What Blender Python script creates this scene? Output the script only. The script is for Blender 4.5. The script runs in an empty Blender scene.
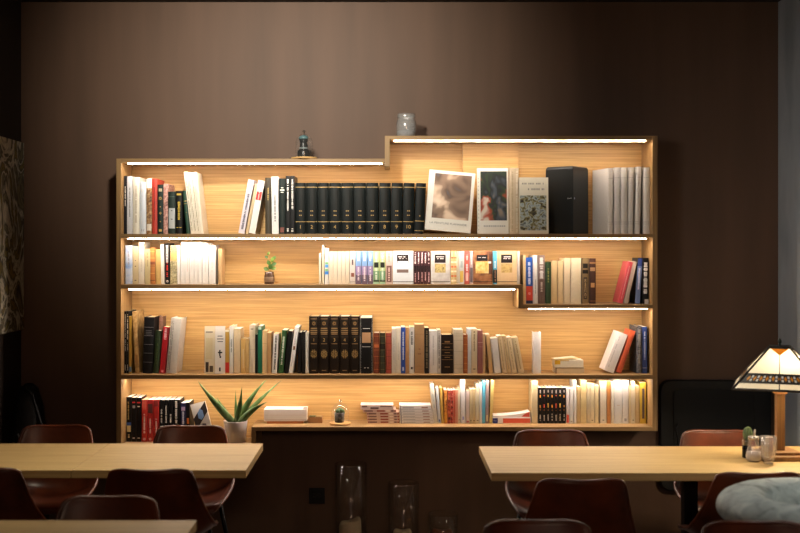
# light levels
LED = 54.0; WALLW = 350.0; TABW = 4.0; TABW2 = 2.6; DAYW = 1.3; BULBW = 700.0; WINW = 2.7; ROOMW = 8.0; WORLD = 0.08; EXPO = 0.05
import bpy, bmesh, math, random
from mathutils import Vector, Matrix
random.seed(11)
scene = bpy.context.scene
COL = scene.collection
PI = math.pi
# ------------------------------------------------------------------ camera frame helpers
F = 50.0 / 36.0 * 800.0          # focal length in pixels
CX, CY, EYE = 387.0, 250.0, 1.73
def X(px, d): return (px - CX) / F * d
def Z(py, d): return EYE - (py - CY) / F * d
# ------------------------------------------------------------------ materials
def lin(c):
    c /= 255.0
    return c / 12.92 if c <= 0.04045 else ((c + 0.055) / 1.055) ** 2.4
def rgb(c): return (lin(c[0]), lin(c[1]), lin(c[2]), 1.0)
MATS = {}
def new_mat(name):
    m = bpy.data.materials.new(name); m.use_nodes = True
    nt = m.node_tree
    return m, nt, nt.nodes, nt.links, nt.nodes['Principled BSDF']
def plain(c, rough=0.55, metal=0.0, var=0.10, scale=60, key=None, spec=0.5):
    k = ('plain', tuple(c), rough, metal, var, scale, spec)
    if k in MATS: return MATS[k]
    m, nt, n, l, p = new_mat('paint_%d_%d_%d' % tuple(c))
    p.inputs['Roughness'].default_value = rough; p.inputs['Metallic'].default_value = metal
    p.inputs['Specular IOR Level'].default_value = spec if max(c) > 45 else min(spec, .28)
    if var > 0:
        tc = n.new('ShaderNodeTexCoord'); nz = n.new('ShaderNodeTexNoise')
        nz.inputs['Scale'].default_value = scale; nz.inputs['Detail'].default_value = 3
        mx = n.new('ShaderNodeMix'); mx.data_type = 'RGBA'
        a = rgb(c); mx.inputs['A'].default_value = tuple(v * (1 - var) for v in a[:3]) + (1,)
        mx.inputs['B'].default_value = tuple(min(1, v * (1 + var)) for v in a[:3]) + (1,)
        l.new(tc.outputs['Object'], nz.inputs['Vector']); l.new(nz.outputs['Fac'], mx.inputs['Factor'])
        l.new(mx.outputs['Result'], p.inputs['Base Color'])
    else:
        p.inputs['Base Color'].default_value = rgb(c)
    MATS[k] = m
    return m
def mottled(cols, scale=90, rough=0.55, detail=4, stretch=(1, 1, 1), seed=0.0, dist=0.0):
    k = ('mot', tuple(map(tuple, cols)), scale, rough, stretch, seed, dist)
    if k in MATS: return MATS[k]
    m, nt, n, l, p = new_mat('mottled')
    tc = n.new('ShaderNodeTexCoord'); mp = n.new('ShaderNodeMapping'); nz = n.new('ShaderNodeTexNoise'); cr = n.new('ShaderNodeValToRGB')
    mp.inputs['Scale'].default_value = stretch; mp.inputs['Location'].default_value = (seed, seed * 1.7, seed * 0.6)
    nz.inputs['Scale'].default_value = scale; nz.inputs['Detail'].default_value = detail; nz.inputs['Distortion'].default_value = dist
    e = cr.color_ramp.elements
    N = len(cols)
    for i, c in enumerate(cols):
        pos = 0.30 + 0.40 * i / max(1, N - 1)
        if i < 2: e[i].position = pos; e[i].color = rgb(c)
        else:
            q = e.new(pos); q.color = rgb(c)
    l.new(tc.outputs['Object'], mp.inputs['Vector']); l.new(mp.outputs['Vector'], nz.inputs['Vector'])
    l.new(nz.outputs['Fac'], cr.inputs['Fac']); l.new(cr.outputs['Color'], p.inputs['Base Color'])
    p.inputs['Roughness'].default_value = rough
    MATS[k] = m
    return m
def wood(name, dark, light, axis='x', rough=0.45, bump=0.15, scale=1.0):
    m, nt, n, l, p = new_mat(name)
    tc = n.new('ShaderNodeTexCoord'); mp = n.new('ShaderNodeMapping')
    s = {'x': (1.1, 48, 48), 'y': (48, 1.1, 48), 'z': (48, 48, 1.1)}[axis]
    mp.inputs['Scale'].default_value = tuple(v * scale for v in s)
    n1 = n.new('ShaderNodeTexNoise'); n1.inputs['Scale'].default_value = 2.2; n1.inputs['Detail'].default_value = 8; n1.inputs['Roughness'].default_value = 0.62; n1.inputs['Distortion'].default_value = 0.4
    cr = n.new('ShaderNodeValToRGB'); e = cr.color_ramp.elements
    e[0].position = 0.33; e[0].color = rgb(dark); e[1].position = 0.66; e[1].color = rgb(light)
    l.new(tc.outputs['Object'], mp.inputs['Vector']); l.new(mp.outputs['Vector'], n1.inputs['Vector'])
    l.new(n1.outputs['Fac'], cr.inputs['Fac']); l.new(cr.outputs['Color'], p.inputs['Base Color'])
    bp = n.new('ShaderNodeBump'); bp.inputs['Strength'].default_value = bump; bp.inputs['Distance'].default_value = 0.001
    l.new(n1.outputs['Fac'], bp.inputs['Height']); l.new(bp.outputs['Normal'], p.inputs['Normal'])
    p.inputs['Roughness'].default_value = rough
    return m
def emit(name, c, strength):
    m, nt, n, l, p = new_mat(name)
    n.remove(p); em = n.new('ShaderNodeEmission'); em.inputs['Color'].default_value = (c[0], c[1], c[2], 1); em.inputs['Strength'].default_value = strength
    l.new(em.outputs['Emission'], n['Material Output'].inputs['Surface'])
    return m
def thin_glass(name, tint=(1, 1, 1), ior=1.5, rough=0.03, extra=0.0, haze=0.0, hazecol=(.6, .6, .58)):
    m, nt, n, l, p = new_mat(name)
    n.remove(p)
    tr = n.new('ShaderNodeBsdfTransparent'); tr.inputs['Color'].default_value = tuple(tint) + (1,)
    gl = n.new('ShaderNodeBsdfGlossy'); gl.inputs['Roughness'].default_value = rough
    lw = n.new('ShaderNodeLayerWeight'); lw.inputs['Blend'].default_value = .5
    pw = n.new('ShaderNodeMath'); pw.operation = 'POWER'; pw.inputs[1].default_value = 4.0
    fr = n.new('ShaderNodeMath'); fr.operation = 'MULTIPLY_ADD'; fr.inputs[1].default_value = .85; fr.inputs[2].default_value = ((ior - 1) / (ior + 1)) ** 2
    l.new(lw.outputs['Facing'], pw.inputs[0]); l.new(pw.outputs['Value'], fr.inputs[0])
    ad = n.new('ShaderNodeMath'); ad.operation = 'ADD'; ad.inputs[1].default_value = extra; ad.use_clamp = True
    mx = n.new('ShaderNodeMixShader')
    l.new(fr.outputs['Value'], ad.inputs[0]); l.new(ad.outputs['Value'], mx.inputs['Fac'])
    l.new(tr.outputs['BSDF'], mx.inputs[1]); l.new(gl.outputs['BSDF'], mx.inputs[2])
    df = n.new('ShaderNodeBsdfDiffuse'); df.inputs['Color'].default_value = tuple(hazecol) + (1,)
    m2 = n.new('ShaderNodeMixShader'); m2.inputs['Fac'].default_value = haze
    l.new(mx.outputs['Shader'], m2.inputs[1]); l.new(df.outputs['BSDF'], m2.inputs[2])
    l.new(m2.outputs['Shader'], n['Material Output'].inputs['Surface'])
    return m
def frosted(name, c, trans=0.5):
    m, nt, n, l, p = new_mat(name)
    p.inputs['Base Color'].default_value = rgb(c); p.inputs['Roughness'].default_value = 0.25
    tr = n.new('ShaderNodeBsdfTransparent'); mx = n.new('ShaderNodeMixShader'); mx.inputs['Fac'].default_value = trans
    l.new(p.outputs['BSDF'], mx.inputs[1]); l.new(tr.outputs['BSDF'], mx.inputs[2])
    l.new(mx.outputs['Shader'], n['Material Output'].inputs['Surface'])
    return m
def leather():
    m, nt, n, l, p = new_mat('leather_brown')
    tc = n.new('ShaderNodeTexCoord'); nz = n.new('ShaderNodeTexNoise'); nz.inputs['Scale'].default_value = 9; nz.inputs['Detail'].default_value = 5
    cr = n.new('ShaderNodeValToRGB'); e = cr.color_ramp.elements
    e[0].position = 0.3; e[0].color = rgb((60, 26, 13)); e[1].position = 0.7; e[1].color = rgb((100, 45, 21))
    l.new(tc.outputs['Object'], nz.inputs['Vector']); l.new(nz.outputs['Fac'], cr.inputs['Fac']); l.new(cr.outputs['Color'], p.inputs['Base Color'])
    vo = n.new('ShaderNodeTexVoronoi'); vo.inputs['Scale'].default_value = 260
    bp = n.new('ShaderNodeBump'); bp.inputs['Strength'].default_value = 0.12; bp.inputs['Distance'].default_value = 0.0006
    l.new(tc.outputs['Object'], vo.inputs['Vector']); l.new(vo.outputs['Distance'], bp.inputs['Height']); l.new(bp.outputs['Normal'], p.inputs['Normal'])
    p.inputs['Roughness'].default_value = 0.32; p.inputs['Specular IOR Level'].default_value = 0.38
    return m
M_OAK = wood('oak_veneer', (170, 130, 74), (206, 166, 104), 'x')
M_OAKV = wood('oak_veneer_upright', (170, 130, 74), (206, 166, 104), 'z')
M_EDGE = wood('oak_edge_shaded', (128, 97, 58), (162, 128, 80), 'x', rough=0.5)  # oak darkened in colour to stand for dimmer light on the shelf fronts
M_EDGEV = wood('oak_edge_upright_shaded', (128, 97, 58), (162, 128, 80), 'z', rough=0.5)  # same darkening for weaker light, grain upright
M_TABLE = wood('oak_tabletop', (172, 140, 86), (200, 170, 112), 'x', rough=0.56, scale=0.8)
M_BLACK = plain((14, 14, 14), 0.45, 0.0, 0.0)
M_BLACKMETAL = plain((16, 15, 15), 0.4, 0.6, 0.0)
M_PAGE = plain((236, 226, 204), 0.8, 0, 0.06, 200)
M_PAGE_OLD = plain((214, 190, 146), 0.85, 0, 0.10, 200)
M_LEATHER = leather()
GOLD = (196, 160, 92); WHITE = (238, 236, 228); INK = (40, 38, 36); GREYINK = (120, 118, 116); RED = (196, 40, 34)
# ------------------------------------------------------------------ mesh building
class MB:
    def __init__(self): self.bm = bmesh.new()
    def box(self, x0, x1, y0, y1, z0, z1, mat=0):
        v = [self.bm.verts.new((x, y, z)) for z in (z0, z1) for y in (y0, y1) for x in (x0, x1)]
        for f in ((0, 2, 3, 1), (4, 5, 7, 6), (0, 1, 5, 4), (2, 6, 7, 3), (0, 4, 6, 2), (1, 3, 7, 5)):
            fc = self.bm.faces.new([v[i] for i in f]); fc.material_index = mat
        return self
    def quad(self, pts, mat=0):
        f = self.bm.faces.new([self.bm.verts.new(p) for p in pts]); f.material_index = mat
        return self
    def prism(self, poly, z0, z1, axis='z', mat=0):
        """poly: 2-D outline; extruded along axis. axis z: (x, y); axis y: (x, z)."""
        def P(a, b, t): return (a, b, t) if axis == 'z' else ((a, t, b) if axis == 'y' else (t, a, b))
        A = [self.bm.verts.new(P(a, b, z0)) for a, b in poly]; B = [self.bm.verts.new(P(a, b, z1)) for a, b in poly]
        n = len(poly)
        self.bm.faces.new(A[::-1]).material_index = mat; self.bm.faces.new(B).material_index = mat
        for i in range(n):
            self.bm.faces.new([A[i], A[(i + 1) % n], B[(i + 1) % n], B[i]]).material_index = mat
        return self
    def lathe(self, prof, seg=28, cx=0, cy=0, closed=False):
        rings = []
        for r, z in prof:
            if r < 1e-6: rings.append([self.bm.verts.new((cx, cy, z))])
            else: rings.append([self.bm.verts.new((cx + r * math.cos(2 * PI * i / seg), cy + r * math.sin(2 * PI * i / seg), z)) for i in range(seg)])
        pairs = list(zip(rings[:-1], rings[1:])) + ([(rings[-1], rings[0])] if closed else [])
        for a, b in pairs:
            for i in range(seg):
                j = (i + 1) % seg
                if len(a) == 1 and len(b) == 1: continue
                if len(a) == 1: self.bm.faces.new([a[0], b[i], b[j]])
                elif len(b) == 1: self.bm.faces.new([a[i], b[0], a[j]])
                else: self.bm.faces.new([a[i], b[i], b[j], a[j]])
        for f in self.bm.faces: f.smooth = True
        return self
    def tube(self, pts, r, seg=10, r_end=None):
        pts = [Vector(p) for p in pts]; rings = []
        for i, p in enumerate(pts):
            t = (pts[min(i + 1, len(pts) - 1)] - pts[max(i - 1, 0)]).normalized()
            u = t.orthogonal().normalized() if i == 0 else (u - t * u.dot(t)).normalized()
            w = t.cross(u)
            rr = r if r_end is None else r + (r_end - r) * i / (len(pts) - 1)
            rings.append([self.bm.verts.new(p + (u * math.cos(2 * PI * k / seg) + w * math.sin(2 * PI * k / seg)) * rr) for k in range(seg)])
        for a, b in zip(rings[:-1], rings[1:]):
            for k in range(seg):
                f = self.bm.faces.new([a[k], a[(k + 1) % seg], b[(k + 1) % seg], b[k]]); f.smooth = True
        self.bm.faces.new(rings[0][::-1]); self.bm.faces.new(rings[-1])
        return self
    def grid(self, P):
        V = [[self.bm.verts.new(p) for p in row] for row in P]
        for i in range(len(V) - 1):
            for j in range(len(V[0]) - 1):
                f = self.bm.faces.new([V[i][j], V[i][j + 1], V[i + 1][j + 1], V[i + 1][j]]); f.smooth = True
        return self
    def build(self, name, mats, parent=None, bevel=0.0, normals=True, loc=None, rot=None):
        if normals: bmesh.ops.recalc_face_normals(self.bm, faces=self.bm.faces)
        me = bpy.data.meshes.new(name); self.bm.to_mesh(me); self.bm.free()
        for m in (mats if isinstance(mats, (list, tuple)) else [mats]): me.materials.append(m)
        o = bpy.data.objects.new(name, me); COL.objects.link(o)
        if parent is not None: o.parent = parent
        if loc: o.location = loc
        if rot: o.rotation_euler = rot
        if bevel > 0:
            b = o.modifiers.new('Bevel', 'BEVEL'); b.width = bevel; b.segments = 2; b.limit_method = 'ANGLE'; b.angle_limit = math.radians(40)
        return o
def tag(o, label=None, cat=None, group=None, kind=None):
    if label: o['label'] = label
    if cat: o['category'] = cat
    if group: o['group'] = group
    if kind: o['kind'] = kind
    return o
def thing(name, label, cat, loc=(0, 0, 0), rot=(0, 0, 0), group=None):
    o = bpy.data.objects.new(name, None); COL.objects.link(o); o.empty_display_size = 0.05
    o.location = loc; o.rotation_euler = rot
    return tag(o, label, cat, group)
def struct(name, mb, mat, bevel=0): return tag(mb.build(name, mat, None, bevel), kind='structure')
def dup(root):
    r = root.copy(); COL.objects.link(r)
    for ch in list(root.children):
        c = ch.copy(); COL.objects.link(c); c.parent = r
        for g in list(ch.children):
            d = g.copy(); COL.objects.link(d); d.parent = c
    return r
def text_mesh(name, body, size, mat, parent, loc, rot=(PI / 2, 0, 0), spacing=1.0, width=None):
    cu = bpy.data.curves.new(name, 'FONT'); cu.body = body; cu.size = size; cu.align_x = 'CENTER'; cu.align_y = 'CENTER'; cu.extrude = 0.0002; cu.space_character = spacing
    cu.materials.append(mat)
    t = bpy.data.objects.new(name, cu); COL.objects.link(t)
    dg = bpy.context.evaluated_depsgraph_get()
    me = bpy.data.meshes.new_from_object(t.evaluated_get(dg))
    bpy.data.objects.remove(t)
    o = bpy.data.objects.new(name, me); COL.objects.link(o)
    if not me.materials: me.materials.append(mat)
    o.parent = parent; o.location = loc; o.rotation_euler = rot
    if width:
        xs = [v.co.x for v in me.vertices]
        if xs:
            s = width / (max(xs) - min(xs)); o.scale = (s, min(s, 1.3), 1)
    return o
# ------------------------------------------------------------------ room (the setting)
DW, DS = 6.59, 6.30              # back wall, bookcase front
XL, XR, ZC, YN = -2.17, 2.32, 3.20, -2.6
def wall_paint():
    m, nt, n, l, p = new_mat('brown_limewash')
    tc = n.new('ShaderNodeTexCoord'); mp = n.new('ShaderNodeMapping'); mp.inputs['Scale'].default_value = (5.5, 5.5, 0.55)
    n1 = n.new('ShaderNodeTexNoise'); n1.inputs['Scale'].default_value = 1.3; n1.inputs['Detail'].default_value = 5
    cr = n.new('ShaderNodeValToRGB'); e = cr.color_ramp.elements
    e[0].position = 0.3; e[0].color = rgb((82, 58, 40)); e[1].position = 0.72; e[1].color = rgb((96, 69, 50))
    l.new(tc.outputs['Object'], mp.inputs['Vector']); l.new(mp.outputs['Vector'], n1.inputs['Vector']); l.new(n1.outputs['Fac'], cr.inputs['Fac']); l.new(cr.outputs['Color'], p.inputs['Base Color'])
    p.inputs['Roughness'].default_value = 0.62
    return m
M_WALL = wall_paint()
M_GREYWALL = mottled([(158, 163, 164), (186, 190, 190), (172, 177, 178)], 3.0, 0.8, 6, (1, 1, 0.4))
M_FLOOR = wood('dark_floor_boards', (44, 28, 18), (70, 46, 30), 'y', rough=0.5)
struct('wall_back', MB().box(XL - .1, XR + .1, DW, DW + .1, 0, ZC), M_WALL)
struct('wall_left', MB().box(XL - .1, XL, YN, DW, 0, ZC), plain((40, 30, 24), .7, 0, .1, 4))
struct('wall_right', MB().box(XR, XR + .1, YN, DW, 0, ZC), M_GREYWALL)
struct('floor', MB().box(XL - .1, XR + .1, YN, DW + .1, -.1, 0), M_FLOOR)
struct('ceiling', MB().box(XL - .1, XR + .1, YN, DW + .1, ZC, ZC + .1), plain((40, 30, 26), 0.8, 0, 0.05, 5))
# ------------------------------------------------------------------ bookcase
T = 0.0225
s = DS / F
def bx(px): return X(px, DS)
def bz(py): return Z(py, DS)
YB = DW - 0.016                  # face of the back panel
case = thing('bookcase', 'large stepped oak wall bookcase full of books with light strips under its shelves', 'bookcase', (bx(387), DS, 0))
OX, OY = bx(387), DS
XA0, XA1 = bx(116.3), bx(121.0)          # left side
XB0, XB1 = bx(652.6), bx(657.6)          # right side
XS0, XS1 = bx(384.8), bx(389.8)          # step in the top
XM0, XM1 = bx(518.3), bx(522.6)          # step in the second shelf
XN0, XN1 = bx(251.3), bx(256.0)          # step in the bottom
ZT1, ZT2 = bz(158.6), bz(135.8)          # tops
Z1, Z2, Z2R, Z3, Z4, Z4L = bz(233.9), bz(284.6), bz(304.4), bz(375.0), bz(427.0), 0.622
def part(name, x0, x1, z0, z1, mat, y0=DS, y1=YB):
    o = MB().box(x0, x1, y0, y1, z0, z1).build(name, mat, case, bevel=0.0012)
    o.location = (-OX, -OY, 0)
    return o
part('side_panel', XA0, XA1, Z4L - T, ZT1, M_EDGEV)
part('side_panel', XB0, XB1, Z4 - T, ZT2, M_EDGEV)
part('top_panel', XA1, XS0, ZT1 - T, ZT1, M_EDGE)
part('top_panel', XS1, XB0, ZT2 - T, ZT2, M_EDGE)
part('step_panel', XS0, XS1, ZT1 - T - .022, ZT2, M_EDGEV)
part('shelf', XA1, XB0, Z1 - T, Z1, M_EDGE)
part('shelf', XA1, XM1, Z2 - T, Z2, M_EDGE)
part('step_panel', XM0, XM1, Z2R - T, Z2 - T, M_EDGEV)
part('shelf', XM1, XB0, Z2R - T, Z2R, M_EDGE)
part('shelf', XA1, XB0, Z3 - T, Z3, M_EDGE)
part('shelf', XN0, XB0, Z4 - T, Z4, M_EDGE)
part('step_panel', XN0, XN1, Z4L - T, Z4 - T, M_EDGEV)
part('shelf', XA1, XN0, Z4L - T, Z4L, M_EDGE)
poly = [(XA0, Z4L - T), (XN1, Z4L - T), (XN1, Z4 - T), (XB1, Z4 - T), (XB1, ZT2), (XS0, ZT2), (XS0, ZT1), (XA0, ZT1)]
o = MB().prism(poly, YB, DW - .001, 'y').build('back_panel', M_OAK, case); o.location = (-OX, -OY, 0)
part('backing_board', X(462.5, YB - .04), X(518.5, YB - .04), Z1, ZT2 - T, M_OAK, YB - .04, YB)
M_LED = emit('led_light', (1.0, 0.84, 0.72), LED); M_LEDC = emit('led_light_third', (1.0, 0.84, 0.72), LED * 1.25); M_LEDD = emit('led_light_bottom', (1.0, 0.84, 0.72), LED * .8)
M_ALU = plain((150, 130, 110), 0.5, 0.0, 0.0)
def led(px0, px1, ztop, y=DS + .012, h=.0068, w=.022, m=None):
    hs = part('led_housing', bx(px0) + .004, bx(px1) - .004, ztop - .003, ztop, M_ALU, y + .003, y + w - .003)
    l_ = MB().box(bx(px0), bx(px1), y, y + w, ztop - h, ztop - .0031).build('led_strip', m or M_LED, hs)
led(127.5, 382, ZT1 - T); led(394, 646, ZT2 - T); led(127, 647, Z1 - T); led(128, 515, Z2 - T, m=M_LEDC); led(529, 648, Z2R - T, DS + .016, .0052, m=M_LEDC)
led(124, 649, Z3 - T, DS + .09, .0045, .030, m=M_LEDD)
# ------------------------------------------------------------------ books
#             shelf z, spine setback, shelf phrase, deepest book
ROWS = {
    'A': (Z1, .062, 'on top shelf'), 'B': (Z2, .078, 'on second shelf'), 'R': (Z2R, .075, 'on lower step of second shelf'),
    'C': (Z3, .075, 'on third shelf'), 'D': (Z4, .125, 'on bottom shelf'), 'L': (Z4L, .125, 'in bottom corner'),
}
BOOKS = []                                       # [root, look, short, row, group]
def mark_mats(): return {}
def add_marks(deco, w, h, bulge, parent):
    """deco on the spine: ('P',v0,v1,col[,wf]) panel, ('B',v,col[,thick]) band, ('T',v0,v1,col[,wf,off]) upright title, ('H',v,col[,wf,th]) one short line."""
    piece = [None, None, None]
    def start(name, col):
        piece[0], piece[1], piece[2] = MB(), name, col
    def flush():
        if piece[0] is not None: piece[0].build(piece[1], plain(piece[2], .55, 0, .05), parent, normals=False)
        piece[0] = None
    def curved(z0, z1, wf, off=0.0, lift=.0004):
        mb = piece[0]
        n = 6 if bulge > 0 and wf > .4 else 1
        xs = [off * w + (-.5 + i / n) * w * wf for i in range(n + 1)]
        yy = lambda x: -bulge * max(0, 1 - (2 * x / w) ** 2) - lift
        for a, b in zip(xs[:-1], xs[1:]):
            mb.quad([(a, yy(a), z0), (b, yy(b), z0), (b, yy(b), z1), (a, yy(a), z1)])
    last = None
    for d in deco:
        k = d[0]
        if k == 'H' and last and last[0] == 'H' and abs(last[1] - d[1]) * h < .016 and last[2] == d[2]: pass
        else:
            flush(); start({'P': 'spine_patch', 'B': 'spine_band', 'H': 'spine_lettering', 'T': 'spine_lettering', 'O': 'spine_ornament'}[k], tuple(d[3] if k in 'PT' else d[2]))
        last = d
        if k == 'P': curved(d[1] * h, d[2] * h, d[4] if len(d) > 4 else .98, 0, .0003)
        elif k == 'B':
            t = d[3] if len(d) > 3 else .0022
            curved(d[1] * h - t / 2, d[1] * h + t / 2, .98, 0, .0004)
        elif k == 'H':
            th = d[4] if len(d) > 4 else .0022
            curved(d[1] * h - th, d[1] * h + th, d[3] if len(d) > 3 else .6, 0, .0006)
        elif k == 'O':                          # round ornament, a star of strokes
            mb = piece[0]; r = d[3] * w; zc = d[1] * h
            y = -bulge - .0007
            for q in range(8):
                a = q * PI / 4 + .2; b = a + .42
                mb.quad([(r * .25 * math.cos(a), y, zc + r * .25 * math.sin(a)), (r * math.cos(a), y, zc + r * math.sin(a)), (r * math.cos(b), y, zc + r * math.sin(b)), (r * .25 * math.cos(b), y, zc + r * .25 * math.sin(b))])
        elif k == 'T':
            z = d[1] * h; wf = d[4] if len(d) > 4 else .34; off = d[5] if len(d) > 5 else 0
            while z < d[2] * h:
                ln = random.uniform(.0024, .0052)
                if random.random() < .13: z += ln; continue
                curved(z, min(z + ln, d[2] * h), wf * random.uniform(.65, 1), off, .0006)
                z += ln + .0012
    flush()
def make_book(w, h, D, mat, kind, pages, deco):
    """cover and page block in local coordinates: spine at y=0, standing on z=0."""
    root = bpy.data.objects.new('book', None); COL.objects.link(root); root.empty_display_size = .02
    hard = kind == 'h'
    bulge = min(.005, .13 * w) if hard else min(.0015, .04 * w)
    t = min(.0026 if hard else .0012, w * .12)
    n = 6
    out = [(w / 2, D)] + [(w / 2 - w * i / n, -bulge * (1 - (1 - 2 * i / n) ** 2)) for i in range(n + 1)] + [(-w / 2, D), (-w / 2 + t, D), (-w / 2 + t, t), (w / 2 - t, t), (w / 2 - t, D)]
    o = MB().prism(out, 0, h).build('cover', mat, root)
    ov = .004 if hard else .0006
    MB().box(-w / 2 + t + .0001, w / 2 - t - .0001, t + .0004, D - ov, ov * .5, h - ov).build('page_block', pages, root)
    if deco: add_marks(deco, w, h, bulge, root)
    return root
def book(row, x0, x1, top, lean, col, look, short, deco=(), kind='h', mat=None, depth=None, group='', back=0, yaw=0, pages=None):
    z, sb, phrase = ROWS[row]
    d = DS + sb + back
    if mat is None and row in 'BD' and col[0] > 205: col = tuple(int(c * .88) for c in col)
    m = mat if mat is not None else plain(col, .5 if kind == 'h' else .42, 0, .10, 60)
    a = math.atan2(lean * d / F, Z(top, d) - z)
    w = (X(x1, d) - X(x0, d)) * math.cos(a) - .0006
    H = Z(top, d) - z
    h = (H - w * abs(math.sin(a))) / math.cos(a)
    room = YB - .006 - d
    D = min(room, depth if depth else (.70 * h if kind == 'h' else .64 * h))
    r = make_book(w, h, D, m, kind, pages or (M_PAGE if random.random() < .6 else M_PAGE_OLD), deco)
    xc = (X(x0, d) + X(x1, d)) / 2
    xc = min(max(xc, XA1 + .0012 + w / 2), XB0 - .0012 - w / 2)
    # pivot on the lower corner
    zz = z + .0004 + w / 2 * abs(math.sin(a))
    r.location = (xc, d, zz); r.rotation_euler = (0, a, yaw)
    BOOKS.append([r, look, short, row, group])
    return r, w, h
def run(row, x0, x1, n, top, lean, col, look, short, **kw):
    e = [x0 + (x1 - x0) * i / n for i in range(n + 1)]
    jig = kw.pop('jig', .0); 
    for i in range(n): book(row, e[i], e[i + 1], top + random.uniform(-jig, jig), lean, col, look, short, **kw)
G1 = 'books at the start of the top shelf'
def T(c=WHITE, a=.25, b=.8, wf=.34, off=0): return ('T', a, b, c, wf, off)
A = lambda *a, **k: book('A', *a, group=G1, **k)
A(123.8, 126.8, 175.9, 0, (22, 24, 30), 'thin tall black book with white spine title', 'black', (T(WHITE, .48, .82),), kind='p')
A(127.1, 132.5, 176.3, 0, (206, 210, 216), 'pale blue-grey tall book', 'blue-grey', (T(GREYINK, .3, .8, .22),), kind='p')
A(132.8, 139.5, 177.2, 0, (226, 222, 206), 'thick cream tall book', 'cream', (T((190, 180, 160), .2, .85, .3),))
A(139.7, 146.2, 182.2, 0, (206, 214, 222), 'light blue book with small beige emblem', 'light blue', (('P', .8, .86, (210, 190, 160), .4), ('P', .05, .10, (120, 100, 80), .4)))
A(146.4, 151.9, 178.1, 0, (150, 110, 70), 'half white half mottled brown book', 'mottled brown', (('P', .82, .99, (236, 230, 220)), ('P', .06, .18, (226, 216, 200), .8)), mat=mottled([(60, 40, 26), (150, 110, 70), (196, 168, 120)], 70))
A(152.2, 157.3, 178.9, 0, (186, 58, 44), 'bright red hardback with brownish page top', 'red', (T((120, 30, 24), .25, .85, .2),), pages=plain((170, 120, 80), .8))
A(157.6, 163.3, 184.7, 0, (24, 38, 34), 'dark green book with gilt spine ornaments', 'gilt green', (('P', .86, .92, (170, 160, 130), .6), ('O', .72, GOLD, .3), ('H', .55, GOLD, .2), ('O', .42, GOLD, .22), ('H', .25, GOLD, .2), ('P', .05, .10, GOLD, .5)))
A(163.5, 167.9, 183.8, 0, (160, 110, 100), 'pink and brown mottled book', 'pink mottled', (), mat=mottled([(70, 36, 30), (190, 140, 130), (220, 180, 165)], 80))
A(168.2, 175.5, 191.7, 0, (30, 44, 38), 'dark green book with grey label on spine', 'grey-labelled', (('P', .13, .61, (176, 180, 180), .85), ('H', .55, INK, .2), ('H', .35, INK, .25), ('B', .88, (70, 90, 80), .003)))
A(175.8, 182.3, 191.0, 0, (14, 16, 16), 'black book with gilt upright title', 'gilt black', (('P', .9, .94, (190, 160, 60), .7), T((205, 175, 60), .33, .75, .42), ('B', .15, (190, 160, 60), .003)))
A(186.6, 189.9, 190.6, -4.0, (24, 62, 46), 'dark green book with small gold bands, tilted', 'dark green', (('B', .76, GOLD, .004), ('B', .7, GOLD, .002), ('H', .5, GOLD, .15)))
for i, (b0, b1, t_) in enumerate([(190.9, 194.0, 171.7), (194.2, 197.2, 172.1), (197.4, 200.4, 172.4), (200.6, 203.5, 172.0)]):
    A(b0, b1, t_, -7.2, (226, 218, 198), ['thin white album with frayed spine, outermost of the leaning albums', 'thin white album, second of the leaning albums', 'thin white album, third of the leaning albums', 'white album with smooth cover, innermost of the leaning albums'][i], 'white album', (T((150, 130, 100), .05, .95, .3),) if i < 3 else (), kind='p', depth=.19)
G2 = 'leaning books before the black encyclopedia'
A = lambda *a, **k: book('A', *a, group=G2, **k)
A(238.2, 244.4, 179.2, 10.2, (218, 212, 222), 'lilac white leaning book with dark title', 'lilac white', (T((70, 66, 90), .08, .74, .4),), kind='p')
A(245.4, 248.2, 183.8, 9.6, (206, 180, 140), 'thin beige leaning book', 'beige', (), kind='p')
A(248.7, 255.3, 180.0, 9.8, (232, 230, 224), 'white leaning book with red label', 'red-labelled white', (('P', .63, .79, (190, 34, 30), .8), ('T', .64, .78, (240, 200, 190), .2)), kind='p')
A(265.2, 271.1, 177.9, 0, (58, 50, 34), 'olive brown book with gilt title', 'olive', (T((190, 160, 90), .6, .82, .25),))
A(271.9, 278.7, 176.8, -.6, (232, 230, 228), 'tall white book with grey title', 'white', (T((140, 140, 140), .22, .72, .3), T((200, 200, 205), .8, .95, .3)), kind='p')
A(278.9, 285.5, 178.5, 0, (24, 34, 32), 'dark green book with white title near top', 'green-black', (('H', .83, WHITE, .35), ('H', .79, WHITE, .7, .003), ('H', .75, WHITE, .45), ('P', .03, .12, (120, 70, 60), .6)))
A(285.7, 289.9, 176.0, 0, (10, 10, 12), 'thin black book with white upright lettering, beside the green-black book', 'black', (T(WHITE, .4, .94, .4), ('T', .04, .1, WHITE, .5)), kind='p')
A(290.1, 294.6, 176.0, 0, (10, 10, 12), 'thin black book with white upright lettering, beside the encyclopedia', 'black', (T(WHITE, .42, .94, .4), ('T', .04, .1, WHITE, .5)), kind='p')
G3 = 'black encyclopedia volumes'
ED = [(295.2, 305.8), (306.1, 317.3), (317.6, 328.9), (329.2, 341.0), (341.3, 353.4), (353.7, 366.0), (366.3, 378.4), (378.7, 390.3), (390.6, 402.2), (402.5, 413.6), (414.0, 424.0)]
ORD = ['first', 'second', 'third', 'fourth', 'fifth', 'sixth', 'seventh', 'eighth', 'ninth', 'tenth', 'eleventh', 'twelfth', 'thirteenth']
NUMW = ['one', 'two', 'three', 'four', 'five', 'six', 'seven', 'eight', 'nine', 'ten']
M_ENC = plain((15, 21, 21), .34, 0, .15, 30)
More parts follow.
